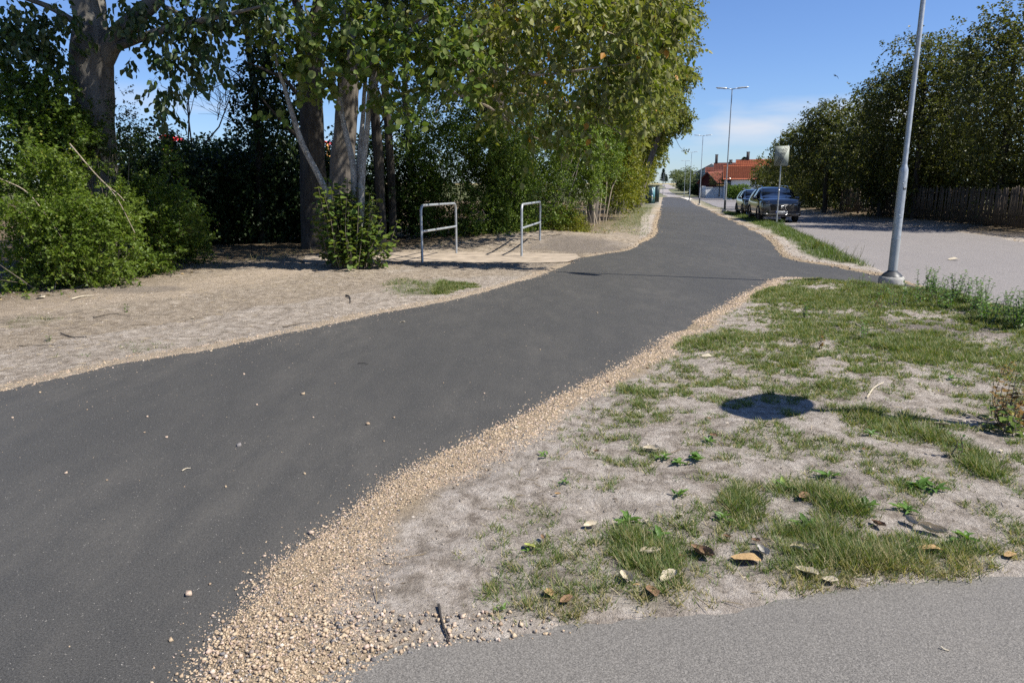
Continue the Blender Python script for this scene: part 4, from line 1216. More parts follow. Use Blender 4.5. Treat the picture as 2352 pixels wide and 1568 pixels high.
# leaf outlines: base at origin, tip along +y, face up +z
T_DIA = (np.array([(0,0,0),(-.36,.48,.07),(0,1,-.10),(.36,.48,.07)]), [np.array([(0,2,1),(0,3,2)])])
T_OVA = (np.array([(0,0,0),(0,.5,.0),(0,1,-.14),(-.27,.14,.05),(-.37,.42,.09),(-.20,.76,.03),(.27,.14,.05),(.37,.42,.09),(.20,.76,.03)]),
         [np.array([(0,1,4,3),(1,2,5,4),(0,6,7,1),(1,7,8,2)])])
T_RND = (np.array([(0,0,0),(0,.5,.0),(0,1,-.12),(-.36,.08,.04),(-.47,.46,.09),(-.30,.84,.0),(.36,.08,.04),(.47,.46,.09),(.30,.84,.0)]),
         [np.array([(0,1,4,3),(1,2,5,4),(0,6,7,1),(1,7,8,2)])])
T_OV4 = (np.array([(0,0,0),(-.36,.36,.08),(-.20,.76,.03),(0,1,-.12),(.36,.36,.08),(.20,.76,.03)]), [np.array([(0,3,2,1),(0,4,5,3)])])
T_LOB = (np.array([(0,0,0),(-.42,.42,.06),(-.16,.52,.0),(0,1,-.08),(.16,.52,.0),(.42,.42,.06)]), [np.array([(0,2,1),(0,4,2),(2,4,3),(0,5,4)])])

def leaf_geo(pos, ax, nr_, size, T):
    ax = norm(ax); nr_ = norm(nr_ - ax*np.sum(ax*nr_, 1, keepdims=True)); sx = np.cross(ax, nr_)
    V, FS = T
    v = (V[None,:,0,None]*sx[:,None] + V[None,:,1,None]*ax[:,None] + V[None,:,2,None]*nr_[:,None])*size[:,None,None] + pos[:,None]
    k = len(V); o = (np.arange(len(pos))*k)[:,None,None]
    fs = [(f[None]+o).reshape(-1, f.shape[1]) for f in FS]
    return v.reshape(-1,3), fs

def rand_dirs(n): return norm(rng.normal(size=(n,3)))

class Foliage:
    """gathers leaves (and thin twigs) of one crown"""
    def __init__(self): self.p, self.a, self.n, self.s, self.tw = [], [], [], [], []
    def leaves(self, p, a, n, s): self.p.append(p); self.a.append(a); self.n.append(n); self.s.append(s)
    def sprays(self, o, d, L, k, size, hang=.3, droop=.25, spread=.9, up=.9, twig=0., petiole=.0):
        """twigs at o along d, each with k leaves set alternately"""
        m = len(o); d = norm(d)
        side = norm(np.cross(d, rand_dirs(m)))
        for i in range(k):
            t = (i + .35 + .5*rng.uniform(size=m))/k
            pt = o + d*(L*t)[:,None]; pt[:,2] -= droop*L*t*t
            sg = 1 if i % 2 else -1
            rd = rng.normal(size=(m,3))*.35
            ax = d*.55 + side*(sg*spread) + rd; ax[:,2] -= hang
            nn = rng.normal(size=(m,3))*.55; nn[:,2] += up
            ax = norm(ax)
            if petiole: pt = pt + ax*(petiole*size)
            self.leaves(pt, ax, nn, size*rng.uniform(.6, 1.2, m))
        if twig:
            e = o + d*L[:,None]; e[:,2] -= droop*L
            self.tw.append((o[::2], e[::2], np.full(len(o[::2]), twig)))
    def build(self, name, mat, T, parent, twig_mat='twig', twig_name='twigs', tint_bias=0., cut=None):
        p, a, n, s = map(np.concatenate, (self.p, self.a, self.n, self.s))
        if cut is not None:
            k = cut(p); p, a, n, s = p[k], a[k], n[k], s[k]
        v, fs = leaf_geo(p, a, n, s, T)
        cl = .5 + .5*fbm(p[:,0]*.9, p[:,1]*.9, p[:,2]*.9, 17, 2)
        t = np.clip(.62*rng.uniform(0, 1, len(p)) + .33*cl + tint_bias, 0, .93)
        t = np.where(rng.uniform(size=len(p)) < .012, 1.0, t)
        tt = np.concatenate([np.repeat(t, len(f)//len(p)) for f in fs])
        o = link(name, put_mesh(name, v, fs, mat, attrs={'tint': ('FACE', tt)}), parent)
        o['kind'] = 'stuff'
        if self.tw:
            O, E, r = map(np.concatenate, zip(*self.tw))
            d = norm(E-O); u = norm(np.cross(d, np.array((.3,.5,.8)))); w = np.cross(d, u)
            vs = []
            for q in range(3):
                c_, s_ = math.cos(q*2.094), math.sin(q*2.094); off_ = (u*c_ + w*s_)*r[:,None]
                vs += [O+off_, E+off_*.4]
            vv = np.stack(vs, 1).reshape(-1,3); b_ = (np.arange(len(O))*6)[:,None,None]
            f = (np.array([(0,2,3,1),(2,4,5,3),(4,0,1,5)])[None]+b_).reshape(-1,4)
            q = link(twig_name, put_mesh(twig_name, vv, f, twig_mat), parent); q['kind'] = 'stuff'
        return o

def lobes_points(lobes, n, shell=.5, gap=None, gs=.9, seed=0, uneven=.28, zmin=.05):
    """points in a cluster of uneven lobes, and the outward direction"""
    lob = np.array(lobes, float); ar = (lob[:,3]*lob[:,4]*lob[:,5])**(2/3)
    pick = rng.choice(len(lob), n, p=ar/ar.sum()); L = lob[pick]
    d = rand_dirs(n)
    r = (shell + (1-shell)*rng.uniform(size=n)**.6)
    r = r*(1 + uneven*1.6*noise(d[:,0]*2.3+L[:,0], d[:,1]*2.3+L[:,1], d[:,2]*2.3+L[:,2], seed))
    p = L[:,:3] + d*L[:,3:6]*r[:,None]
    k = p[:,2] > zmin
    if gap is not None:
        g = fbm(p[:,0]*gs, p[:,1]*gs, p[:,2]*gs, seed+5, 2)
        k &= g > gap
    return p[k], norm(d/L[:,3:6])[k]

def LP(u, v, Y, rx, ry=None, rz=None):
    c = P(u, v, Y); return (c[0], c[1], c[2], rx, ry or rx, rz or rx)

def bush(name, label, cat, lobes, n, k, size, mat, T=T_DIA, L=(.18,.42), group=None, gap=-.12, shell=.45, hang=.25, stems=10, stem_r=.012, stem_mat='twig', twig=.0022, base=None, seed=0, up=.8, tint=0., extra=None, uneven=.28, droop=.2, gs=.9):
    lob = np.array(lobes)
    bc = np.array((lob[:,0].mean(), lob[:,1].mean())) if base is None else np.array(base)
    bz = float(ground_z(*bc))
    t = thing(name, label, cat, (0,0,0), 0, group)
    fo = Foliage()
    p, d = lobes_points(lob, n, shell, gap, gs, seed, uneven)
    dd = d*.7 + rand_dirs(len(p))*.6; dd[:,2] += .35
    fo.sprays(p, dd, rng.uniform(*L, len(p)), k, size, hang, droop, up=up, twig=twig)
    if extra: extra(fo)
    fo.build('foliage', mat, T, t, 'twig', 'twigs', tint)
    if stems:
        m = MB()
        for i in range(stems):
            tgt = lob[rng.integers(len(lob))]; e = tgt[:3] + rng.normal(size=3)*tgt[3:6]*.35
            b0 = np.array((bc[0], bc[1], 0)) + np.r_[rng.normal(size=2)*.35*max(lob[:,3].mean(), .4), 0]
            b0[2] = float(ground_z(b0[0], b0[1])) - .05
            mid = (b0*.55 + e*.45) + rng.normal(size=3)*.12*np.linalg.norm(e-b0)*.5
            limb(m, [b0, mid, e], [stem_r, stem_r*.75, stem_r*.3], 8, 5, 0)
        m.build('stems', stem_mat, t, True)
    t.location = (bc[0], bc[1], bz)
    for ch in t.children: ch.data.transform(Matrix.Translation((-bc[0], -bc[1], -bz)))
    return t

# ------------------------------------------------------------------ the big poplar at the left
t = thing('poplar_tree', 'thick grey forked tree trunk with large hanging leaves at the far left', 'tree', (0,0,0))
m = MB()
YT = 14.2
limb(m, [P(225,640,YT)*np.array((1,1,0))+np.array((0,0,-.3)), P(222,420,YT), P(217,300,YT), P(212,200,YT), P(210,120,YT), P(200,40,YT), P(178,-60,YT), P(150,-200,YT)],
     [.47,.40,.375,.355,.37,.24,.20,.15], 40, 20, .045, 1)
limb(m, [P(212,150,YT+.1), P(222,95,YT+.25), P(222,30,YT+.35), P(216,-60,YT+.5), P(225,-220,YT+.7)], [.22,.20,.175,.16,.12], 22, 16, .05, 2)
limb(m, [P(226,150,YT), P(262,95,YT-.1), P(315,40,YT-.2), P(365,-12,YT-.3), P(430,-120,YT-.5)], [.22,.19,.155,.13,.09], 22, 14, .05, 3)
limb(m, [P(232,125,YT-.1), P(270,108,YT-.2), P(330,85,YT-.5), P(400,62,YT-.8), P(500,40,YT-1.2), P(600,15,YT-1.6)], [.13,.085,.075,.06,.04,.02], 26, 10, .06, 4)
limb(m, [P(375,15,YT-.4), P(430,40,YT-.2), P(480,62,YT), P(540,75,YT+.2)], [.045,.035,.02,.01], 14, 8, .05, 5)
limb(m, [P(185,60,YT), P(120,20,YT-.3), P(40,-10,YT-.6), P(-60,-40,YT-1)], [.07,.05,.04,.02], 14, 8, .05, 6)
m.build('trunk', 'bark_poplar', t, True)
fo = Foliage()
def hang_cluster(fo, cs, n, k, size, sl=.35, hang=1.1, twig=.003):
    for (u, v, Y, r) in cs:
        c = P(u, v, Y); q = max(2, int(n*r*r*3))
        o = c + rand_dirs(q)*r*rng.uniform(.2,1,(q,1))*np.array((1,1,.8))
        d = rand_dirs(q)*.8; d[:,2] -= .5
        fo.sprays(o, d, rng.uniform(.6,1.2,q)*sl, k, size, hang, .3, .55, .1, twig, .25)
HG = [(420,30,13.2,.55),(455,75,13.3,.5),(430,115,13.3,.4),(405,150,13.2,.35),(395,190,13.1,.33),(375,225,13.1,.30),(372,252,13.1,.22),(355,205,13.1,.22),(460,140,13.1,.3),(480,110,13.2,.35),(500,150,13.2,.22),
      (495,50,13,.35),(330,70,13.6,.3),(300,50,13.7,.35),(280,20,13.6,.4),(310,128,13.6,.16),(350,125,13.5,.18),(350,20,13.6,.45),(390,90,13.2,.4),(440,180,13.1,.16),(560,10,13,.45),(620,0,13,.5),(520,8,13,.4),(470,20,13.3,.5)]
hang_cluster(fo, HG, 24, 6, .15)
HG2 = [(30,40,13,.7),(80,70,13.2,.6),(110,30,13.3,.6),(60,110,13.1,.5),(120,110,13.4,.45),(140,160,13.4,.4),(90,150,13.3,.4),(10,150,13,.5),(150,60,13.6,.4),(20,90,12.8,.5),(150,200,13.5,.3)]
hang_cluster(fo, HG2, 26, 6, .125)
# unseen crown above the picture; its last lobes added to shade the thicket
p, d = lobes_points([(-8.6,14.4,9.6,3.6,3.6,2.6),(-6.6,13.6,8.2,2.3,2.3,1.5),(-9,14.5,12.5,3,3,2.5),(-10.5,13.5,8,2.5,2.5,1.8),(-4.6,12.2,9.6,2.3,2.2,1.5),(-5.6,11.9,8.2,1.7,1.6,1.0)], 4200, .3, -.2, .6, 3)
fo.sprays(p, d+rand_dirs(len(p)), rng.uniform(.3,.6,len(p)), 6, .17, .8, .2)
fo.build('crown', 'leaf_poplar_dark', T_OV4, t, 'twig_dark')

# ------------------------------------------------------------------ inner trees
def trunk_tree(label, name, path, radii, mat, crown, nleaf, leaf, lmat, branches=(), group=None, seed=0, sides=14, gap=-.15, T=T_DIA, k=6, shell=.35, hang=.5):
    t = thing(name, label, 'tree', (0,0,0), 0, group)
    m = MB(); limb(m, path, radii, 30, sides, .05, seed)
    for bp, br in branches: limb(m, bp, br, 14, 7, .05, seed+1)
    m.build('trunk', mat, t, True)
    if crown:
        fo = Foliage()
        p, d = lobes_points(crown, nleaf, shell, gap, .7, seed)
        fo.sprays(p, d*.6+rand_dirs(len(p))*.8, rng.uniform(.3,.6,len(p)), k, leaf, hang, .2, twig=.003)
        fo.build('crown', lmat, T, t, 'twig_dark')
    return t
def base_at(u, Y, dz=-.3):
    c = P(u, 500, Y); return np.array((c[0], c[1], float(ground_z(c[0], c[1]))+dz))
trunk_tree('dark thick tree trunk left behind the white-stemmed hazel', 'ash_tree',
    [base_at(722,19), P(720,420,19), P(716,300,19), P(712,180,19), P(712,90,19), P(735,20,19), P(745,-120,19)], [.38,.34,.31,.29,.27,.2,.14], 'bark_dark',
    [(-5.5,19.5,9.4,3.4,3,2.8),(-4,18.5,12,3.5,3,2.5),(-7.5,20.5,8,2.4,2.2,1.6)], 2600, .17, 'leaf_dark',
    [([P(712,120,19), P(690,40,18.8), P(660,-60,18.6)], [.16,.12,.07]), ([P(712,260,19), P(670,200,18.6), P(630,170,18.3), P(560,140,18)], [.07,.05,.035,.015]), ([P(700,330,19), P(640,270,18.6), P(600,225,18.3)], [.05,.035,.012])], 'dark trunks in the wood', 3)
trunk_tree('pale grey tree trunk directly behind the white hazel stems', 'ash_tree',
    [base_at(783,15.6), P(785,470,15.6), P(786,380,15.6), P(795,280,15.7), P(803,180,15.8), P(808,60,16), P(815,-120,16.2)], [.31,.275,.255,.235,.21,.17,.12], 'bark_grey',
    [(-2.9,16.2,7.6,2.8,2.2,2.0),(-1.5,16.5,10,3.2,2.8,2.4),(.2,17.2,7.6,2.4,2,1.7)], 2600, .15, 'leaf_hazel',
    [([P(803,180,15.8), P(860,110,15.6), P(930,60,15.4), P(1000,30,15.2)], [.09,.07,.05,.02])], None, 5)
for i, (u, Y, r, lb) in enumerate([(583,21,.12,'slender dark leaning trunk in front of the blue sky gap'), (857,20.5,.15,'slim dark trunk in shade right of the hazel'), (884,21.5,.13,'dark trunk deepest in shade before the shrub thicket'), (930,24,.12,'thin dark trunk half hidden among the shrubs')]):
    du = -20 if i == 0 else 4
    trunk_tree(lb, 'young_tree', [base_at(u+18, Y), P(u+14,400,Y), P(u+8,300,Y), P(u,200,Y), P(u+du*.6,100,Y), P(u+du,0,Y), P(u+du*2,-100,Y)], [r,r*.95,r*.9,r*.8,r*.7,r*.5,r*.3], 'bark_dark',
        [(P(u-20,-60,Y)[0], Y, 8.5, 2.2, 2.2, 2.6)] if i else [LP(630,190,20.5,.8,.9,.7), LP(650,290,20.5,.9,.8,.8), LP(575,240,21,.4,.5,.5), LP(620,130,20.5,.6,.7,.5)], 650, .15, 'leaf_dark',
        [([P(u+5,250,Y), P(u-30,180,Y-.3), P(u-70,150,Y-.5)], [.03,.02,.008]), ([P(u+8,300,Y), P(u+50,230,Y-.2), P(u+80,200,Y-.2)], [.03,.02,.008])], 'dark trunks in the wood' if i else None, 20+i, 9)

# bare dead shrub against the sky
t = thing('dead_shrub', 'leafless dead shrub with fine twigs against the sky gap', 'shrub', (0,0,0))
m = MB(); YD = 19.5
def twigtree(m, o, d, L, r, depth):
    e = o + d*L; mid = (o+e)/2 + rng.normal(size=3)*.06*L
    v, f = tube(np.array([o, mid, e]), [r, r*.8, r*.55], 4, False); m.add(v, f)
    if depth == 0: return
    for _ in range(rng.integers(2,5)):
        s = rng.uniform(.25,1); q = o + (e-o)*s
        nd = norm(d + rng.normal(size=3)*.55 + np.array((0,0,.15))); twigtree(m, q, nd, L*rng.uniform(.45,.7), r*.55, depth-1)
for (u, v, du) in [(432,330,-6),(440,330,10),(470,330,60)]:
    o = P(u, v, YD); e = P(u+du, 170 if du < 30 else 220, YD)
    twigtree(m, o, norm(e-o), np.linalg.norm(e-o), .022, 3)
for (u0,v0,u1,v1) in [(590,290,460,205),(590,250,470,180),(570,200,500,150),(600,320,480,250)]:
    o = P(u0,v0,YD+.5); e = P(u1,v1,YD); twigtree(m, o, norm(e-o), np.linalg.norm(e-o), .012, 2)
m.build('branches', 'twig_dark', t)

# ------------------------------------------------------------------ multi-stemmed hazel
t = thing('hazel_tree', 'multi-stemmed hazel with pale lichen-covered stems and leafy sprouts round its foot', 'tree', (0,0,0))
YH = 14.2
def stem(pts, r0, r1, seed):
    m = MB(); n = len(pts)
    limb(m, [P(u, v, YH+dy) for u, v, dy in pts], list(np.linspace(r0, r1, n)), 26, 9, .06, seed)
    return m
S = [[(800,625,0),(788,560,0),(762,470,-.05),(735,410,-.1),(692,325,-.2),(668,250,-.3),(655,205,-.3),(640,160,-.4),(622,80,-.5),(600,-20,-.6)],
     [(806,625,0),(812,500,.05),(812,400,0),(805,350,0),(788,275,0),(780,205,0),(783,110,.05),(790,20,.1),(800,-80,.1)],
     [(784,248,0),(766,195,-.1),(742,150,-.2),(722,90,-.3),(700,10,-.4)],
     [(812,625,.05),(822,500,.1),(824,400,.1),(829,330,.15),(834,270,.2),(838,200,.2),(850,110,.3),(868,20,.4)],
     [(816,625,0),(828,500,0),(832,405,-.05),(840,330,-.05),(846,270,-.1),(848,215,-.1),(860,165,-.1),(890,90,-.1),(930,20,-.1)],
     [(850,225,-.1),(872,170,-.2),(900,120,-.3),(960,60,-.4),(1030,20,-.5)]]
for i, s_ in enumerate(S): stem(s_, .080 if len(s_) > 6 else .05, .02, 40+i).build('stem', 'bark_hazel', t, True)
fo = Foliage()
def cluster(fo, cs, n, k, size, sl, hang, T=None, up=.5, twig=.003):
    for (u, v, Y, r) in cs:
        c = P(u, v, Y); q = max(2, int(n*r*r*3))
        o = c + rand_dirs(q)*r*rng.uniform(.1,1,(q,1))
        d = rand_dirs(q); d[:,2] -= .1
        fo.sprays(o, d, rng.uniform(.6,1.2,q)*sl, k, size, hang, .35, .8, up, twig, .2)
HZ = [(600,30,13.6,.5),(640,100,13.6,.35),(680,60,13.7,.7),(720,130,13.7,.55),(745,170,13.8,.4),(700,180,13.8,.35),(650,250,13.7,.2),(760,60,13.8,.6),(800,30,13.8,.6),(830,90,13.9,.55),(870,140,13.8,.5),(860,200,13.8,.35),
      (895,215,13.7,.35),(920,250,13.7,.28),(945,275,13.6,.2),(900,60,13.8,.7),(960,100,13.8,.7),(1000,160,13.8,.55),(960,200,13.9,.4),(1040,100,13.9,.6),(1000,40,13.9,.7),(1060,190,13.9,.4),(1100,130,14,.5),(730,210,13.8,.2),(560,0,13.5,.4),(820,180,14,.3),(790,120,14,.4)]
cluster(fo, HZ, 24, 6, .135, .38, .75)
fo.build('crown', 'leaf_hazel', T_RND, t)
# sprouts round the foot
fo = Foliage(); m = MB()
for i in range(130):
    a = rng.uniform(0, 2*np.pi); r = abs(rng.normal())*.24 + .04
    c = P(805, 600, YH); b0 = np.array((c[0] + r*math.cos(a), c[1] + r*math.sin(a)*.8, 0.0)); b0[2] = float(ground_z(b0[0], b0[1]))
    h = rng.uniform(.7, 1.75)*max(.4, 1.15 - .85*r) * (1.15 if i % 6 == 0 else .92)
    e = b0 + np.array((.7*r*math.cos(a)+rng.normal()*.09, .6*r*math.sin(a)+rng.normal()*.09, h))
    mid = (b0+e)/2 + rng.normal(size=3)*.04
    limb(m, [b0, mid, e], [.010,.007,.003], 7, 4, 0)
    nl = int(9 + h*12); tt = np.linspace(.12, 1, nl)
    pts = b0*(1-tt[:,None])**2 + 2*mid*(tt*(1-tt))[:,None] + e*(tt**2)[:,None]
    ang = np.arange(nl)*2.4 + rng.uniform(0,6)
    ax = np.stack((np.cos(ang), np.sin(ang), rng.uniform(-.45,.25,nl)), 1) + rng.normal(size=(nl,3))*.25
    nn = np.stack((np.cos(ang)*.5, np.sin(ang)*.5, np.ones(nl)), 1) + rng.normal(size=(nl,3))*.3
    fo.leaves(pts + norm(ax)*.03, ax, nn, rng.uniform(.07,.135,nl))
m.build('sprout_stems', 'twig', t, True)
fo.build('sprouts', 'leaf_hazel', T_RND, t, tint_bias=-.02)

# ------------------------------------------------------------------ left thicket
bush('hawthorn_bush', 'large sunlit green hawthorn bush at the left edge of the dirt', 'bush',
     [LP(60,560,11.3,1.0,.9,.75),(*P(190,560,11.9)[:3],.85,.8,.7),(*P(290,560,12.9),.75,.7,.6),LP(120,470,11.8,1.0,.9,.8),LP(30,440,11.6,1.0,.9,.9),LP(230,470,12.6,.9,.8,.8),LP(120,615,11.1,.8,.6,.38),LP(235,610,11.9,.7,.55,.35),LP(20,620,10.8,.7,.6,.4)],
     7400, 12, .058, 'leaf_haw', T_LOB, (.12,.34), gap=.03, seed=101, stems=26, stem_r=.012, droop=.25, tint=.02, gs=1.7)
bush('thicket_bush', 'tall shaded green bush rising round the forked trunk', 'bush',
     [LP(60,330,13,1.1,1,1.0),LP(150,380,13.2,1.0,.9,.9),LP(40,230,13.2,.9,.8,.8),LP(110,250,13.3,.8,.7,.7),LP(215,370,13.4,.8,.5,.55),LP(300,420,13.6,.9,.8,.7),LP(150,300,13.4,.6,.5,.6),LP(20,150,13.4,.7,.7,.6),LP(350,480,13.8,.8,.7,.7)],
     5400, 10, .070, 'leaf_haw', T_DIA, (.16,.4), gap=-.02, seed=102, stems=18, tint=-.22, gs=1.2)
bush('hawthorn_bush', 'darker hawthorn bush where the thicket meets the shaded dirt path', 'bush',
     [LP(320,560,13.6,.7,.7,.6),LP(385,575,14.6,.55,.6,.45),LP(350,490,14.4,.75,.7,.65),LP(405,545,15.4,.5,.6,.5),LP(290,605,13.0,.4,.5,.25)],
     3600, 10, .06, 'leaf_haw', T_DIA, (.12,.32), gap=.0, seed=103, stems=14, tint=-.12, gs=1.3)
bush('leafy_sapling', 'thin leafy sapling reaching into the sky right of the forked trunk', 'bush',
     [LP(272,300,13.5,.22,.2,.35),LP(278,240,13.5,.14,.14,.3),LP(300,290,13.4,.2,.18,.14),LP(270,350,13.4,.3,.3,.3)], 180, 8, .05, 'leaf_dark', T_LOB, (.14,.3), gap=None, seed=104, stems=6, base=P(275,600,13.4)[:2])
HB = [LP(u, v, Y, rx, 1.0, rz) for u, v, Y, rx, rz in [(330,400,19,1.4,1.1),(420,420,20.5,1.5,1.2),(510,440,21.5,1.5,1.1),(590,420,21.5,1.5,1.2),(660,440,21.5,1.4,1.1),(740,440,21.5,1.4,1.2),(820,430,22,1.5,1.5),(380,520,20,1.4,.9),(470,520,21,1.4,.8),(560,510,21.5,1.5,.8),(650,510,21.8,1.5,.8),(740,510,21.8,1.5,.9),(830,500,22.3,1.5,1.0),(900,440,23,1.5,1.6)]]
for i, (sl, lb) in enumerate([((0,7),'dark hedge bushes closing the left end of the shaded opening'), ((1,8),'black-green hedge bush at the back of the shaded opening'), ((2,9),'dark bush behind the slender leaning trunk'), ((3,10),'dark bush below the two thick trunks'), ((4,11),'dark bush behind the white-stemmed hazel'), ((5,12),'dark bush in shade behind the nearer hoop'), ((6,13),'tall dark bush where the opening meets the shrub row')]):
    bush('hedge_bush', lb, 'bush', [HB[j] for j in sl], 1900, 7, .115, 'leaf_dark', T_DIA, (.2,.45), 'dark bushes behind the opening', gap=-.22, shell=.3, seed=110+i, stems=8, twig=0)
# behind: further foliage filling below the sky gaps
for i, (u, v, Y, r, lb) in enumerate([(420,350,25,1.4,'ragged bush top below the red playground roof'), (560,330,26,1.2,'bush top showing between the hedge and the sky'), (660,300,26,1.5,'bush behind the slender leaning trunk, lit from above'), (480,335,24,.9,'small bush top under the dead twigs')]):
    bush('far_bush', lb, 'bush', [LP(u,v+30,Y,r,1,r*.6), LP(u+30,v+80,Y,r*1.2,1,r*.9), LP(u-30,v+90,Y,r*1.2,1,r*.9)], 900, 7, .12, 'leaf_dark', T_DIA, (.2,.45), 'bushes behind the hedge', gap=-.1, seed=130+i, stems=4, twig=0)

# ------------------------------------------------------------------ the overhanging poplar
t = thing('poplar_tree', 'broad poplar whose large-leaved branches overhang the path, bare pale branch showing', 'tree', (0,0,0))
m = MB()
bp = np.array((-.6, 24.5, -.2))
limb(m, [bp, bp+np.array((.1,-.2,3)), bp+np.array((.2,-.6,6)), bp+np.array((.3,-.9,9)), bp+np.array((.4,-1,13))], [.36,.3,.26,.2,.1], 24, 14, .05, 61)
limb(m, [P(1020,150,17.5), P(1080,137,16), P(1150,155,15), P(1215,170,14.5), P(1260,171,14.3), P(1340,160,14), P(1400,152,13.8), P(1452,146,13.6)], [.06,.04,.034,.030,.027,.022,.015,.006], 36, 7, .08, 62)
limb(m, [P(1230,170,14.4), P(1260,158,14.2), P(1300,168,14.2), P(1340,178,14.2)], [.014,.012,.009,.004], 14, 6, .08, 63)
limb(m, [P(1000,120,18), P(1150,60,16), P(1280,45,15), P(1380,70,14.5), P(1480,110,14.2)], [.07,.05,.035,.025,.008], 22, 7, .06, 64)
limb(m, [P(1010,200,18), P(1120,245,16.5), P(1200,300,15.5), P(1260,330,15)], [.04,.028,.018,.006], 18, 6, .06, 65)
limb(m, [P(1100,220,17), P(1200,215,15.8), P(1300,235,15), P(1400,290,14.6), P(1440,320,14.4)], [.035,.026,.02,.012,.004], 18, 6, .06, 66)
limb(m, [bp+np.array((.2,-.6,5)), P(1000,120,18.5), P(1000,110,18)], [.16,.09,.07], 10, 8, .06, 67)
limb(m, [bp+np.array((.2,-.6,6)), P(1250,60,22), P(1400,10,21), P(1520,30,20.5)], [.12,.07,.05,.02], 14, 8, .06, 68)
m.build('trunk', 'bark_pale', t, True)
fo = Foliage()
near_cl = [(1200,30,14.3,.6),(1280,20,14.2,.65),(1360,20,14,.65),(1440,15,13.9,.6),(1510,10,14,.55),(1240,90,14.3,.55),(1320,90,14.1,.55),(1400,95,13.9,.55),(1470,80,13.8,.55),(1540,60,14.2,.45),(1300,140,14.1,.4),(1390,150,13.9,.4),(1470,150,13.8,.4),
           (1480,200,13.8,.4),(1430,200,13.9,.42),(1370,210,14,.42),(1310,220,14.2,.42),(1260,240,14.3,.4),(1200,230,14.5,.38),(1230,290,14.5,.34),(1280,290,14.4,.36),(1350,280,14.2,.32),(1300,335,14.5,.25),(1400,260,14.1,.3),(1480,255,13.9,.28),(1450,300,14.1,.2),(1340,350,14.5,.2),(1180,160,14.6,.5),(1140,90,14.8,.6),(1120,40,14.8,.6),(1210,360,14.8,.2),(1470,115,13.8,.4),(1440,250,13.9,.25),(1555,30,14.2,.4),(1120,190,15,.45),(1150,270,15,.35)]
hang_cluster(fo, near_cl, 24, 6, .155, .4, .75)
p, d = lobes_points([LP(1300,60,19,2.2,1.8,2),LP(1450,30,20,1.8,1.8,1.7),LP(1500,110,22,1.3,1.5,1.2),LP(1150,80,19,2,1.8,1.8),(1.5,20,9.5,3.8,3.5,2.6),(-.5,22,12.5,4,4,2.6),(3.0,22,8.2,2.6,2.6,1.8),(-.3,14,8.5,2.2,2,1.4),(-1.8,12.7,9.3,2,1.8,1.2)], 5000, .35, -.2, .7, 71)  # last lobes, out of view, are added to shade hazel stems and thicket
k_ = p[:,0] < .262*p[:,1]
fo.sprays(p[k_], d[k_]*.6+rand_dirs(k_.sum())*.8, rng.uniform(.3,.6,k_.sum()), 6, .145, .8, .25, .6, .2, .003, .2)
fo.build('crown', 'leaf_poplar', T_OV4, t)
# countable big leaves at the tips of the overhanging branches
crown_o = [c for c in t.children if c.name.startswith('crown')][0]
V, FS = T_OVA
lm = put_mesh('leaf', V, FS, 'leaf_poplar', attrs={'tint': ('FACE', [.55]*4)})
lm2 = put_mesh('leaf', V, FS, 'leaf_poplar', attrs={'tint': ('FACE', [1.0]*4)})
for i in range(140):
    u, v, Y, r = near_cl[int(rng.integers(len(near_cl)))]
    c = P(u, v, Y-.25) + rng.normal(size=3)*r*.55
    o = link('leaf', lm2 if i % 28 == 0 else lm, crown_o); o.location = c
    o.rotation_euler = (R(-60)+rng.normal()*.5, rng.normal()*.5, rng.uniform(0, 6.28)); s_ = rng.uniform(.11,.16); o.scale = (s_,)*3

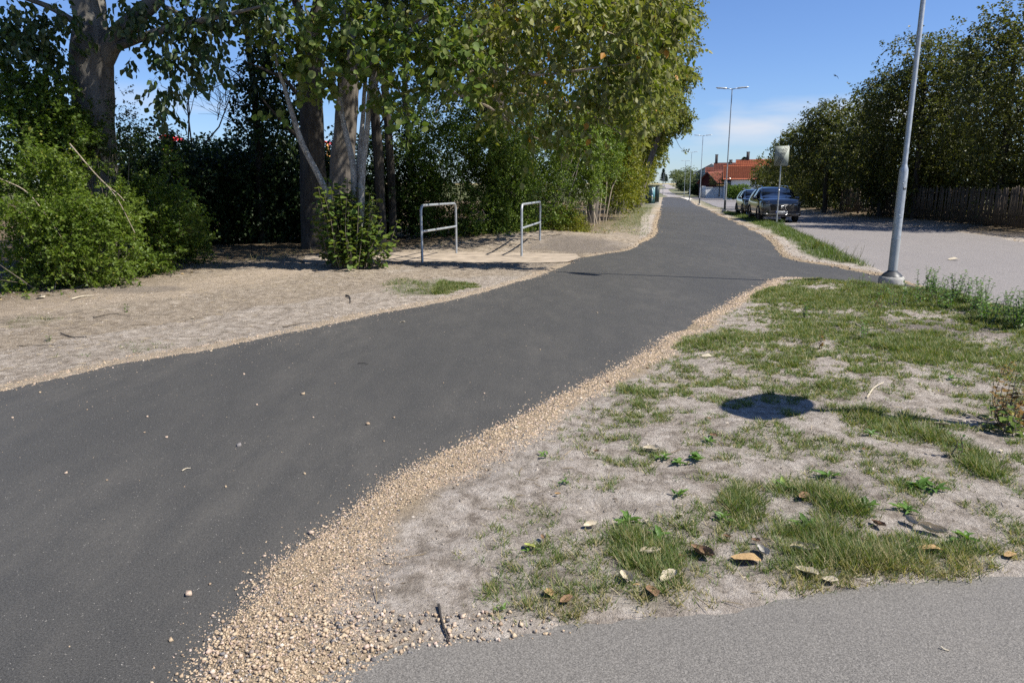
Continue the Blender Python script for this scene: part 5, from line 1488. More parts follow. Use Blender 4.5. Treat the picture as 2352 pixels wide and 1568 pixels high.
# ------------------------------------------------------------------ shrub row along the lane
ROW = [
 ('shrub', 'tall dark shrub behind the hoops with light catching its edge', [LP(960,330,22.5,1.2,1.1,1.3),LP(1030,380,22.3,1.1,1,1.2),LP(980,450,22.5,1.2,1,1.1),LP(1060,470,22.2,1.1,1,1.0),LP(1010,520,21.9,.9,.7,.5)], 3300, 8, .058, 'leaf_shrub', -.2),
 ('shrub', 'bright small-leaved shrub between and behind the two hoops', [LP(1110,490,21.9,.8,.8,.7),LP(1160,420,22.4,1.0,.9,1.0),LP(1130,350,22.8,1.0,.9,1.0),LP(1180,510,22.0,.7,.7,.55),LP(1090,540,21.4,.6,.5,.3),LP(1160,545,21.4,.6,.5,.28)], 4300, 8, .050, 'leaf_shrub', .05),
 ('shrub', 'green shrub with loose sprays behind the farther hoop', [LP(1230,440,23.6,1.0,.9,1.0),LP(1240,370,24.2,1.1,1,1.0),LP(1220,510,22.8,.8,.7,.6),LP(1260,500,23.6,.7,.7,.7),LP(1200,300,25,1.2,1,1.2)], 3600, 8, .052, 'leaf_shrub', .06),
 ('shrub', 'low yellow-green shrub growing at the edge right of the farther hoop', [LP(1295,520,23.6,.55,.5,.5),LP(1280,545,23.0,.5,.4,.3),LP(1320,535,24.2,.45,.45,.4)], 1300, 8, .045, 'leaf_yellow', .0),
 ('shrub', 'upright shrub full of pale bare stems', [LP(1330,370,27.5,1.1,1,1.0),LP(1370,350,30,1.2,1.2,1.2),LP(1300,330,27,1.2,1,1.1),LP(1340,430,28,.7,.7,.7)], 2900, 8, .062, 'leaf_shrub', .1),
 ('shrub', 'yellowing shrub beyond the bare stems', [LP(1405,350,35,1.4,1.4,1.5),LP(1395,290,34,1.5,1.4,1.5),LP(1418,410,38,1.1,1.4,1.3),LP(1405,440,36,.9,1.1,.9)], 3600, 8, .08, 'leaf_yellow', -.05),
 ('shrub', 'dense yellow-green shrub overhanging the lane before the cabinet', [LP(1428,340,47,1.5,2,1.8),LP(1436,400,50,1.5,2,1.5),LP(1425,440,46,1.3,1.6,1.1),LP(1415,300,45,1.7,2,2.0)], 3600, 8, .105, 'leaf_yellow', -.0),
 ('shrub', 'yellow-green bush leaning over the green cabinets', [LP(1460,360,62,1.5,2.5,1.8),LP(1456,415,64,1.3,2,1.2),LP(1448,430,60,1.2,2,1.0),LP(1472,390,70,1.4,2,1.2)], 2800, 8, .13, 'leaf_yellow', .0),
]
for i, (nm, lb, lob, n, k, sz, mt, tb) in enumerate(ROW):
    lb0 = np.array(lob); bs = (lb0[:,0].mean()-.2, lb0[:,1].mean()+.3)
    bush(nm, lb, 'shrub', lob, int(n*1.25), k, sz*1.4, mt, T_DIA, (.2,.45) if i < 5 else (.35,.7), 'shrubs along the left of the lane', gap=-.16, shell=.35, seed=150+i, stems=14, base=bs, tint=tb, twig=.0025 if i < 5 else 0, gs=1.1 if i < 5 else .6)
# bare pale stems standing in the row
SG = [('clump of dark slanting bare stems beside the yellow-green shrub', [(1247,548,1290,400),(1255,548,1305,390),(1262,546,1300,380),(1250,548,1280,410),(1270,545,1318,400),(1258,546,1325,395)], 24.5, .022, 'bark_grey'),
      ('clump of pale straight bare stems in the middle of the shrub row', [(1385,512,1395,350),(1390,512,1420,370),(1375,515,1385,390),(1396,505,1432,360),(1405,500,1420,400),(1380,512,1372,410),(1365,520,1358,420),(1412,497,1440,400),(1350,525,1345,440),(1372,515,1352,430),(1420,495,1455,390)], 31, .026, 'bark_pale'),
      ('thin twisting pale stem near the yellowing shrubs', [(1430,488,1475,385),(1440,485,1460,430),(1425,490,1440,420),(1450,480,1490,400)], 39, .022, 'bark_pale')]
for i, (lb, ss, Y, r, mt) in enumerate(SG):
    t = thing('bare_stems', lb, 'shrub', (0,0,0))
    for (u0,v0,u1,v1) in ss:
        Yb = G(u0, v0)[1]; a = np.array((*G(u0, v0), 0.)); a[2] = float(ground_z(a[0], a[1]))-.1
        e = P(u1, v1, Yb+.6); mid = (a+e)/2 + rng.normal(size=3)*.10; mid2 = a*.3+e*.7 + rng.normal(size=3)*.10
        m = MB(); limb(m, [a, mid, mid2, e, e+(e-mid2)*1.0+rng.normal(size=3)*.1], [r*rng.uniform(.8,1.3), r, r*.8, r*.6, r*.3], 12, 6, .05, i)
        m.build('stem', mt, t, True)
# tall trees of the belt behind
BELT = [('big leafy tree above the middle of the shrub row', [LP(1080,200,27,2.6,2.4,2.4),LP(1180,270,27,2.2,2,2),LP(1000,260,26,2.2,2,2.2),LP(1060,80,28,2.8,2.5,2.4),(-1.5,27.5,9.5,3.6,3.4,3)], 2600, .10, 'leaf_poplar_dark', 150, (.2,28)),
        ('tall poplar rising behind the pale stems', [LP(1400,200,31,2.0,2.2,2.2),LP(1310,250,30,1.9,2,1.9),LP(1350,120,32,2.4,2.4,2.4),LP(1470,120,33,1.7,2,1.9),LP(1500,220,36,1.3,1.6,1.5),(4.0,33,10.5,3.6,3.6,2.6)], 3300, .105, 'leaf_poplar', 151, (3.6,33)),
        ('poplar with side branches reaching over the lane', [LP(1480,170,42,1.9,2.4,2.1),LP(1510,100,43,1.9,2.4,2.0),LP(1520,245,46,1.2,1.7,1.2),LP(1450,250,42,1.8,2.4,1.9),LP(1545,40,44,1.5,2.4,1.6),(7.5,44,12,3.5,3.5,3)], 3300, .125, 'leaf_poplar', 152, (6.6,44)),
        ('leafy tree whose twigs hang out over the far lane', [LP(1538,190,56,1.6,2.2,1.7),LP(1520,265,58,1.6,2.4,1.7),LP(1556,285,58,1.0,1.4,.6),LP(1492,315,60,1.4,2.2,1.4),LP(1485,240,56,2.0,2.5,2.0),LP(1578,180,56,.7,.8,.4),LP(1572,265,57,.8,1,.4)], 3000, .15, 'leaf_poplar', 153, (10,58)),
        ('last leafy tree of the row above the cabinets', [LP(1492,345,72,1.5,2.2,1.3),LP(1482,315,72,1.7,2.4,1.6),LP(1474,375,76,1.3,2.2,1.2),LP(1508,318,70,1.1,1.6,.8)], 2200, .17, 'leaf_yellow', 154, (13,74))]
for i, (lb, lob, n, sz, mt, sd_, bs) in enumerate(BELT):
    h = lob[-1][2]
    b0 = np.array((bs[0], bs[1], float(H(*bs))-.2))
    top = np.mean(np.array(lob)[:,:3], 0)
    trunk_tree(lb, 'roadside_tree', [b0, b0*.6+top*.4+np.array((0,0,.5)), top, top+np.array((0,0,1.5))], [.28,.22,.14,.06], 'bark_grey', lob, int(n*1.25), sz*1.4, mt, [(np.array([top, np.array(l[:3])*.6+top*.4, np.array(l[:3])]), [.09,.06,.02]) for l in lob[:4]], 'trees along the left of the lane', sd_, 10, -.16, T_DIA, 7, .35)
# single long shoot hanging towards the lamps
t = thing('hanging_shoot', 'long thin shoot with a tuft of leaves hanging towards the distant lamps', 'branch', (0,0,0))
m = MB(); limb(m, [P(1552,318,56), P(1560,335,56), P(1567,343,56), P(1574,346,56)], [.02,.014,.012,.008], 12, 5, 0); m.build('stem', 'twig_dark', t)
fo = Foliage(); o_ = np.repeat(P(1575,347,56)[None], 6, 0); fo.sprays(o_, rand_dirs(6), np.full(6, .28), 4, .15, .5, twig=.006); fo.build('leaves', 'leaf_poplar', T_OVA, t)

# ------------------------------------------------------------------ trees behind the fence on the right
RT = [('tall tree at the right edge with yellowing top', [LP(2330,130,28,2.0,1.8,1.9),LP(2290,230,28.5,1.9,1.7,1.8),LP(2352,300,27.5,2,1.8,1.8),LP(2300,340,28.5,1.8,1.6,1.5),LP(2400,180,27,2,2,2.4),LP(2255,110,29,1.2,1.2,.9),LP(2340,60,28.5,1.3,1.3,.8)], 3400, .088),
      ('dark rounded tree behind the lamp post', [LP(2150,190,33,2.0,1.8,1.8),LP(2080,250,34,2.0,1.8,1.9),LP(2190,280,32,1.9,1.7,1.7),LP(2100,130,34.5,1.4,1.3,1.0),LP(2040,210,35,1.2,1.2,1.2),LP(2180,140,34,1.2,1.2,.8)], 3400, .092),
      ('dark tree with small glossy leaves left of the lamp post', [LP(2030,300,37,2.0,1.8,1.8),LP(2010,230,38,1.2,1.2,1.0),LP(1990,360,38,1.9,1.8,1.6),LP(2090,360,36,1.9,1.7,1.5)], 2700, .10),
      ('olive tree with a flat yellow-green top above the parked cars', [LP(1920,300,43,2.0,1.8,1.5),LP(1880,350,45,2.0,1.8,1.6),LP(1950,370,42,2.0,1.8,1.6),LP(1900,270,44,1.5,1.4,.8),LP(1850,310,46,1.1,1.1,.8)], 2900, .108),
      ('smaller olive tree behind the turning-place sign', [LP(1835,345,52,1.6,1.8,1.3),LP(1812,375,54,1.4,1.7,1.2),LP(1855,390,50,1.7,1.7,1.5),LP(1812,325,53,.9,1.0,.6),LP(1790,345,55,.7,.8,.5)], 2300, .115),
      ('last low tree of the right-hand row beside the orange roof', [LP(1775,388,63,1.4,1.8,1.2),LP(1757,412,66,1.1,1.5,.9),LP(1795,420,60,1.6,1.8,1.2)], 1500, .125)]
for i, (lb, lob, n, sz) in enumerate(RT):
    top = np.mean(np.array(lob)[:,:3], 0); b0 = np.array((top[0]+.4, top[1]+.3, .1))
    lob = list(lob) + [(top[0]+2.4, top[1]+1, top[2]*.9, 2.0, 2.2, top[2]*.45), (top[0]+2.4, top[1]+.5, top[2]*.42, 2.0, 2.0, top[2]*.36), (top[0]+1.9, top[1]-.4, top[2]*.36, 1.7, 1.7, top[2]*.3)]
    trunk_tree(lb, 'garden_tree', [b0, b0*.6+top*.4, top, top+np.array((0,0,1.2))], [.16,.13,.09,.04], 'bark_dark', lob, int(n*1.6), sz*1.45, 'leaf_right', [(np.array([top, np.array(l[:3])]), [.06,.02]) for l in lob[:5]], 'trees behind the picket fence', 200+i, 8, -.2, T_DIA, 7, .3, .35)
# lower bushes rising over the fence
for i, (u, v, Y, r, lb) in enumerate([(1840,420,47,1.4,'low dark hedge bush right behind the parked cars'), (1960,425,38,1.5,'pale-tipped bush showing above the left end of the fence'), (2050,410,34,1.4,'dark bush over the fence left of the lamp post'), (2160,400,31,1.5,'bush with lighter sprays over the fence right of the lamp post'), (2280,420,27.5,1.5,'black-green bush over the fence near the right edge'), (2400,430,25,1.6,'dark bush over the fence at the right edge')]):
    bush('fence_bush', lb, 'bush', [(a_+2.0, *q_) for (a_, *q_) in (LP(u,v,Y,r,1.0,r*.7), LP(u+20,v-40,Y+.6,r,1.0,r*.6), LP(u-25,v+25,Y+.4,r,1,r*.6), (*(P(u,v,Y)[:2]+np.array((.8,.2))), .8, r*1.2, 1.2, .9))], 1500, 7, .14, 'leaf_right', T_DIA, (.25,.5), 'bushes behind the picket fence', gap=-.2, shell=.3, seed=220+i, stems=4, twig=0)
# clipped hedge before the white house
Yh = 112.; lo = []
for zx, zy in [(1900+70*i, 1085-6*min(i,3)) for i in range(6)]+[(1900+70*i, 1150) for i in range(6)]+[(1900+70*i, 1205) for i in range(6)]:
    c = at(zx, zy, Yh); lo.append((c[0], c[1], c[2], .75, .9, .75))
bush('clipped_hedge', 'clipped green hedge in front of the white house', 'hedge', lo, 2600, 7, .16, 'leaf_shrub', T_DIA, (.2,.4), gap=-.5, shell=.5, seed=240, stems=0, twig=0, tint=-.1)
# small street tree before the white wall
c = at(1640, 840, 132); b0 = np.array((at(1625,1190,132)[0], 132., at(1625,1190,132)[2]-.2))
trunk_tree('small thin-trunked tree in front of the white garden wall', 'young_tree', [b0, (b0+c)/2, c, c+np.array((0,0,.6))], [.11,.09,.06,.02], 'bark_dark', [(c[0],c[1],c[2]+.3,1.5,1.3,1.1),(c[0]+.8,c[1],c[2]-.1,.9,.9,.7),(c[0]-.9,c[1],c[2],.9,.9,.7)], 420, .15, 'leaf_right', [([c, c+np.array((1.2,0,.8))],[.04,.01]),([c, c+np.array((-1.2,0,.8))],[.04,.01])], None, 241, 8, -.1)
# hill-side trees
for i, (zx, zt, zb_, Y, w, lb, mt, shape) in enumerate([
    (640,560,905,262,2.6,'round-headed young tree on the hill beside the pale lane','leaf_far','round'),
    (860,470,1000,215,3.0,'pale willow tree behind the far lamp post','leaf_far','willow'),
    (1010,560,1010,210,3.6,'broad pale willow next to the low pale house','leaf_far','willow'),
    (305,560,900,285,1.9,'small dark spruce on the hill top left of the lane','needle','spruce'),
    (370,700,885,290,1.1,'low dark conifer beside the small spruce','needle','spruce'),
    (880,880,1040,200,2.3,'dark rounded bush at the foot of the willows','leaf_dark','bushy'),
    (770,830,960,212,1.4,'dark bush left under the pale willow','leaf_dark','bushy'),
    (1085,880,1120,165,1.2,'dark bush beside the barn corner','leaf_dark','bushy'),
    (2225,300,420,170,1.6,'small dark conifer top beyond the red roofs','needle','spruce')]):
    a = at(zx, zt, Y); bt = at(zx, zb_, Y); h = a[2]-bt[2]; g0 = np.array((bt[0], Y, bt[2]))
    if shape == 'spruce':
        t = thing('spruce_tree', lb, 'tree', (0,0,0), 0, 'distant trees on the hill')
        m = MB(); limb(m, [g0-np.array((0,0,.3)), g0+np.array((0,0,h*.5)), g0+np.array((0,0,h))], [.14,.09,.02], 8, 6, 0); m.build('trunk', 'bark_dark', t)
        fo = Foliage(); n = 420
        q = rng.uniform(.10,1,n)**.8; ang = rng.uniform(0,6.28,n); rad = w*(1-q)*rng.uniform(.5,1,n)*(.75+.3*np.sin(q*38))
        o_ = g0 + np.stack((.15*np.cos(ang), .15*np.sin(ang), q*h), 1)
        d_ = np.stack((np.cos(ang), np.sin(ang), rng.uniform(-.1,.25,n)), 1)
        fo.sprays(o_, d_, rad+.12, 8, .28, .1, .1, .6, .7); fo.build('crown', mt, T_DIA, t)
    else:
        if shape == 'round': lob = [(g0[0],Y,g0[2]+h*.62,w,w,h*.30),(g0[0],Y,g0[2]+h*.45,w*1.1,w,h*.2),(g0[0],Y,g0[2]+h*.82,w*.6,w*.6,h*.16)]
        elif shape == 'willow': lob = [(g0[0],Y,g0[2]+h*.42,w*1.3,w,h*.40),(g0[0]+.6,Y,g0[2]+h*.75,w*.65,w*.6,h*.24),(g0[0]+w*.7,Y,g0[2]+h*.45,w*.8,w,h*.3),(g0[0]-w*.7,Y,g0[2]+h*.4,w*.8,w,h*.35)]
        else: lob = [(g0[0],Y,g0[2]+h*.4,w,w,h*.55),(g0[0]+w*.6,Y,g0[2]+h*.3,w*.7,w,h*.45),(g0[0]-w*.6,Y,g0[2]+h*.3,w*.7,w,h*.4)]
        trunk_tree(lb, 'hill_tree', [g0-np.array((0,0,.3)), g0+np.array((0,0,h*.3)), g0+np.array((0,0,h*.75))], [.18,.14,.06], 'bark_dark', lob, 1100, .28, mt, (), 'distant trees on the hill', 260+i, 6, -.14, T_DIA, 7, .3, .3)
print('trees done')
# ================================================================== ground cover and small things
def free(x, y, m=.05):
    return (sdf(x, y, PATH) > m) & (sdf(x, y, OLD) > m) & (sdf(x, y, ROAD) > m) & (sdf(x, y, SLAB) > m)
bl = {'p': [], 'd': [], 'h': [], 'w': [], 't': []}
def blades(x, y, h, w, tint, lean=.5):
    n = len(x); a = rng.uniform(0, 6.28, n)
    d = np.stack((np.cos(a)*lean*rng.uniform(.3,1.3,n), np.sin(a)*lean*rng.uniform(.3,1.3,n), np.ones(n)), 1)
    bl['p'].append(np.stack((x, y, ground_z(x, y)-.004), 1)); bl['d'].append(norm(d)); bl['h'].append(h); bl['w'].append(w); bl['t'].append(tint)
# verge in the foreground: tufts of fine blades
x, y = scatter(150000, -1.2, 7.2, 2.2, 13)
g = grass_density(x, y); g = g*(g > .12)
k = (rng.uniform(size=len(x)) < np.clip(g, 0, 1)**1.5*.85) & free(x, y, .02) & (sdf(x, y, PATH) > .22)
tx, ty, tg = x[k], y[k], g[k]
for (cx, cy, cg) in [(tx, ty, tg)]:
    n = rng.integers(5, 14, len(cx)) + (np.clip(cg,0,1)*16).astype(int)
    X = np.repeat(cx, n); Yy = np.repeat(cy, n); Gg = np.repeat(cg, n)
    X = X + rng.normal(size=len(X))*.016; Yy = Yy + rng.normal(size=len(X))*.016
    hh = (.022 + .070*np.clip(Gg, 0, 1.1)**1.3)*rng.uniform(.5, 1.4, len(X))
    ti = np.clip(rng.uniform(0,.8,len(X)) + .1, 0, 1); ti = np.where(rng.uniform(size=len(X)) < .24, rng.uniform(.9,1,len(X)), ti)
    oldd = np.repeat(sdf(cx, cy, OLD), n)
    ti = np.where((oldd < .16) & (rng.uniform(size=len(X)) < .55), rng.uniform(.92,1,len(X)), ti)
    blades(X, Yy, hh, np.full(len(X), .0022)+.00055*Yy, ti, .95)
print('grass fg', len(X))
# left patch
x, y = scatter(30000, -7.5, 3.5, 5, 15)
g = grass_density(x, y); left = x < np.interp(y, [0, 5.5, 12, 17], [-6, -2.0, .6, 3.0])
k = (rng.uniform(size=len(x)) < g**1.4*.5) & left & free(x, y, .12)
X = np.repeat(x[k], 6) + rng.normal(size=k.sum()*6)*.02; Yy = np.repeat(y[k], 6) + rng.normal(size=k.sum()*6)*.02; Gg = np.repeat(g[k], 6)
blades(X, Yy, (.03+.05*Gg)*rng.uniform(.5,1.3,len(X)), np.full(len(X), .0055), np.clip(rng.uniform(0,1.05,len(X)),0,1), .9)
# strip between lane and road
x, y = scatter(52000, 5.5, 14, 13.4, 48)
s1, s2 = sdf(x, y, PATH), sdf(x, y, ROAD)
w = near_road_strip(s1, s2, y)
k = (rng.uniform(size=len(x)) < w*(.55+.5*noise(x*1.3, y*1.3, 0, 5))) & (s2 > .02) & (s1 > .25)
x, y, s2 = x[k], y[k], s2[k]
X = np.repeat(x, 5) + rng.normal(size=len(x)*5)*.04; Yy = np.repeat(y, 5) + rng.normal(size=len(x)*5)*.04
tall = np.repeat(np.exp(-((s2-.35)/.35)**2), 5)
blades(X, Yy, (.05+.16*tall)*rng.uniform(.4,1.3,len(X)), np.full(len(X), .010)+.0002*Yy, np.clip(rng.uniform(.1,.9,len(X)),0,1), .6)
# tufts at the foot of the shrubs, straw-coloured
x, y = scatter(14000, -9, 14, 14, 60)
wd_ = np.interp(y, [0, 9, 12, 15.5, 19, 22, 26, 40, 75, 150], [-6, -7.4, -6.9, -6.3, -3, 1.2, 3.4, 6.6, 13.2, 28]) - x
k = (np.abs(wd_-.1) < .9) & (rng.uniform(size=len(x)) < .55) & free(x, y, .2)
x, y = x[k], y[k]; X = np.repeat(x, 3)+rng.normal(size=len(x)*3)*.05; Yy = np.repeat(y, 3)+rng.normal(size=len(x)*3)*.05
blades(X, Yy, rng.uniform(.05,.2,len(X)), np.full(len(X), .010), np.where(rng.uniform(size=len(X)) < .6, rng.uniform(.9,1,len(X)), rng.uniform(.2,.8,len(X))), .8)
# far left verge and hill
x, y = scatter(16000, 4, 12, 24, 60)
left = x < np.interp(y, [24, 40, 60], [4.6, 7.6, 11.7])
k = left & free(x, y, .25) & (x > np.interp(y, [26, 40, 60], [3.2, 6.4, 10.2]))
x, y = x[k], y[k]; blades(x, y, rng.uniform(.03,.1,len(x)), np.full(len(x), .014), rng.uniform(.2,1,len(x)), .7)
p, d, h, w, ti = (np.concatenate(bl[q]) for q in 'pdhwt')
n = len(p); sx = norm(np.cross(d, np.array((0,0,1.)) + rng.normal(size=(n,3))*.3))
ben = d.copy(); ben[:,2] *= .35; ben = norm(ben)
v = np.stack((p-sx*w[:,None]*.6, p+sx*w[:,None]*.6, p+d*h[:,None]*.75+ben*h[:,None]*.3), 1).reshape(-1,3)
bo = (np.arange(n)*3)[:,None]
o = link('grass', put_mesh('grass', v, np.array([(0,1,2)])+bo, 'grass_blade', attrs={'tint': ('FACE', ti)}))
tag(o, 'sparse grass tufts growing over the sandy verges', 'grass', kind='stuff')
print('grass', n)

# ---- straw and leaf litter
x, y = scatter(22000, -9, 7, 2.3, 22)
cl = fbm(x*1.1, y*1.1, 0, 301, 3)
leftw = np.clip((np.interp(y, [5, 12, 16, 22], [-3.2, -1.2, 1, 3]) - x)/2.5, 0, 1)
oldn = np.exp(-np.clip(sdf(x, y, OLD), 0, 9)/.12)
k = free(x, y, .02) & (rng.uniform(size=len(x)) < .10 + .5*leftw*(cl > -.1) + .8*oldn*(x > -.1))
x, y = x[k], y[k]; n = len(x); a = rng.uniform(0, 6.28, n); L = rng.uniform(.02, .11, n)
p0 = np.stack((x, y, ground_z(x, y)+.006), 1); dr = np.stack((np.cos(a), np.sin(a), rng.uniform(-.05,.18,n)), 1); p1 = p0 + dr*L[:,None]
u = np.stack((-np.sin(a), np.cos(a), np.zeros(n)), 1)*.0022; w_ = np.array((0,0,.003))
v = np.stack((p0-u, p0+u, p0+w_, p1-u*.5, p1+u*.5, p1+w_*.6), 1).reshape(-1,3); bo = (np.arange(n)*6)[:,None,None]
f = (np.array([(0,1,4,3),(1,2,5,4),(2,0,3,5)])[None]+bo).reshape(-1,4)
b = NB('straw'); b.done(b.bsdf(b.ramp(b.attr('tint'), [(0,(.10,.07,.045)),(.5,(.30,.23,.13)),(1,(.55,.45,.28))]), .85, 0, .2))
o = link('straw', put_mesh('straw', v, f, 'straw', attrs={'tint': ('FACE', np.repeat(rng.uniform(0,1,n), 3))}))
tag(o, 'scattered straw, stalks and fine twigs on the bare soil', 'straw', kind='stuff')
# leaf crumbs under the bushes
x, y = scatter(9000, -10, 17.5, 9, 45)
wd_ = np.interp(y, [0, 9, 12, 15.5, 19, 22, 26, 40], [-6, -7.0, -6.6, -5.8, -2.6, 1.6, 3.8, 7]) - x
sf = x - np.interp(y, [2, 9, 15, 21.5, 29.5, 37, 46], [15, 14.2, 14.6, 15.7, 17, 17.8, 18.7])
k = (((wd_ > -.3) & (wd_ < 2.2)) | ((sf > -.35) & (sf < 1.4) & (y > 14))) & (rng.uniform(size=len(x)) < .55)
x, y = x[k], y[k]; n = len(x)
fo = Foliage(); a = rng.uniform(0, 6.28, n)
fo.leaves(np.stack((x, y, ground_z(x, y)+.012), 1), np.stack((np.cos(a), np.sin(a), rng.normal(size=n)*.2), 1), np.stack((rng.normal(size=n)*.35, rng.normal(size=n)*.35, np.ones(n)), 1), rng.uniform(.04,.10,n))
leaf_mat('dead_leaf', [(0,(.10,.06,.03)),(.4,(.24,.16,.08)),(.8,(.42,.32,.18)),(1,(.60,.52,.38))], (.50,.44,.33), .15, .7, .2)
o = fo.build('leaf_litter', 'dead_leaf', T_OVA, None)
tag(o, 'dry leaf litter lying under the bushes and along the fence', 'leaf litter', kind='stuff')

ORD = ['leftmost'] + [w + ' from the left' for w in 'second third fourth fifth sixth seventh eighth ninth tenth eleventh twelfth thirteenth fourteenth fifteenth sixteenth seventeenth eighteenth nineteenth twentieth twenty-first twenty-second twenty-third twenty-fourth twenty-fifth twenty-sixth twenty-seventh twenty-eighth'.split()]
# ---- single fallen leaves, each where it lies
def curled(seed, curl):
    r_ = np.random.default_rng(seed); nu, nv = 9, 7
    v = []
    for i in range(nu):
        s = i/(nu-1); wdt = .36*math.sin(math.pi*min(1, s*.93+.05))**.75
        for j in range(nv):
            q = (j/(nv-1)*2-1); aa = q*curl*(1.0+.25*r_.normal()*.2)
            x = math.sin(aa)/max(curl, .05)*wdt if curl > .05 else q*wdt
            z_ = (1-math.cos(aa))/max(curl, .05)*wdt + .05*math.sin(s*5+seed) + .03*r_.normal()*.6 + .18*curl*(s-.5)**2
            v.append((x, s-.5, z_+.02))
    f = [(i*nv+j, i*nv+j+1, (i+1)*nv+j+1, (i+1)*nv+j) for i in range(nu-1) for j in range(nv-1)]
    return np.array(v), f
def lmat(name, c0, c1):
    b = NB(name); vn = b.noise(60, 4, .6); w = b.noise(14, 3)
    c = b.mix(b.rng(vn, .35, .65), c0, c1); c = b.mix(b.rng(w, .5, .75, 0, .5), c, tuple(.5*k for k in c0))
    b.done(b.bsdf(c, .75, 0, .25, b.bump(b.noise(90, 3), .4, .01)))
lmat('leaf_pale', (.42,.35,.24), (.60,.53,.40)); lmat('leaf_brown', (.16,.09,.05), (.30,.19,.11)); lmat('leaf_orange', (.38,.23,.10), (.52,.36,.18)); lmat('leaf_grey', (.30,.28,.24), (.46,.44,.39)); lmat('leaf_lime', (.34,.38,.08), (.50,.50,.16))
curls = [put_mesh('fallen_leaf', *curled(i, c), 'leaf_pale', smooth=True) for i, c in enumerate((.3, .9, 1.5, 2.1))]
CM = {}
def fallen(label, u, v, size, mat, curl, rz, tilt=0., group=None):
    key = (curl, mat)
    if key not in CM:
        q = curls[curl].copy(); q.materials.clear(); q.materials.append(MATS[mat]); CM[key] = q
    o = link('fallen_leaf', CM[key]); x, y = G(u, v)
    z0 = float(max(ground_z(x, y), H(x, y)))
    o.location = (x, y, z0 + .004 + .012*(sdf([x],[y],PATH)[0] > .3)); o.scale = (size,)*3
    o.rotation_euler = (tilt, random.uniform(-.25,.25), rz)
    tag(o, label, 'fallen leaf', group)
FL = [('curled cream leaf lying in the grass left of the dark withered leaf', 1493,1278,.085,'leaf_pale',3,1.9), ('dark withered curled leaf in the grass gap near the old asphalt', 1612,1278,.10,'leaf_brown',2,.6),
      ('flat orange-tan leaf beside the grey crumpled leaf', 1712,1297,.10,'leaf_orange',0,1.2), ('grey crumpled upright leaf in the middle of the grass strip', 1750,1285,.075,'leaf_grey',2,.1), ('long pale folded leaf right of the grey crumpled leaf', 1845,1278,.10,'leaf_pale',3,1.5),
      ('pale leaf with visible veins on the grass edge by the old asphalt', 1850,1330,.08,'leaf_pale',1,.7), ('pale curled leaf low in the grass nearest the old asphalt', 1438,1345,.075,'leaf_pale',2,.3), ('tan leaf leaning in the grass above the upright brown one', 1535,1342,.085,'leaf_pale',1,2.4),
      ('brown leaf standing upright at the grass edge', 1497,1378,.07,'leaf_brown',1,.1), ('orange leaf lying in the right-hand grass', 2133,1275,.085,'leaf_orange',0,1.3), ('long whitish shrivelled leaf among the right-hand grass', 2140,1232,.10,'leaf_pale',3,1.0),
      ('grey furled leaf at the left of the whitish shrivelled one', 2090,1215,.07,'leaf_grey',3,.3), ('reddish-brown crumpled leaf in the right-hand grass', 2015,1218,.06,'leaf_brown',2,.5), ('tan leaf above the thick green tuft', 1905,1140,.08,'leaf_pale',1,.9),
      ('brown leaf lying next to the tan one above the thick tuft', 1845,1155,.06,'leaf_brown',1,2.1), ('pale boat-shaped leaf on the bare sand with a dark underside', 1497,1043,.085,'leaf_pale',2,1.3), ('dark brown curled leaf beside the weed in mid verge', 1638,1012,.05,'leaf_brown',1,.4),
      ('cream leaf lying alone on sand near the gravel edge', 1622,828,.075,'leaf_pale',0,1.5), ('cream leaf beside the oval shadow', 1765,993,.05,'leaf_pale',1,.8), ('whitish leaf on the sand under the right-edge bush', 2160,995,.08,'leaf_pale',1,.7),
      ('pale green leaf lying on the left part of the dark asphalt', 925,740,.055,'leaf_pale',0,1.6), ('long cream leaf on the pale road', 1835,0,0,'leaf_pale',0,1), ('yellow-green leaf in the bare sand by the gravel', 1216,1268,.05,'leaf_lime',1,.8), ('yellowish leaf in the dirt of the left verge', 445,735,.06,'leaf_pale',1,.4),
      ('large cream leaf on the left dirt under the bush', 95,690,.12,'leaf_pale',0,1.2), ('curled leaf on the left dirt near the path edge', 680,672,.05,'leaf_pale',1,.9), ('yellow leaf lying on the grass before the far shrubs', 1455,530,.10,'leaf_lime',0,.9),
      ('tan leaf at the edge of the old asphalt near the right corner', 2318,1290,.05,'leaf_orange',0,1.9), ('pale leaf lying at the grass edge right of the veined leaf', 1905,1345,.05,'leaf_pale',1,1.2), ('brownish leaf near the edge of the old asphalt, left of the grass', 1300,1395,.05,'leaf_brown',1,2.2),
      ('tan flake of leaf at the lower-left grass edge', 1262,1380,.05,'leaf_orange',1,.2), ('pale curled leaf low in the sparse grass', 1355,1220,.06,'leaf_pale',2,2.0)]
for (lb, u, v, s, mt, cu, rz) in FL:
    if s: fallen(lb, u, v, s*1.25, mt, cu, rz)
fallen('long cream leaf lying on the pale road surface', 2190, 597, .25, 'leaf_pale', 0, 1.57)
frag = []
while len(frag) < 26:
    u, v = random.uniform(1150, 2340), random.uniform(700, 1400)
    x, y = G(u, v)
    if free([x], [y], .15)[0]: frag.append((u, v))
for i, (u, v) in enumerate(sorted(frag)):
    fallen('small dry leaf fragment on the sandy verge, ' + ORD[i], u, v, random.uniform(.025,.045), random.choice(['leaf_pale','leaf_brown','leaf_orange','leaf_brown']), random.randint(0,2), random.uniform(0,6), 0, 'leaf fragments on the verge')

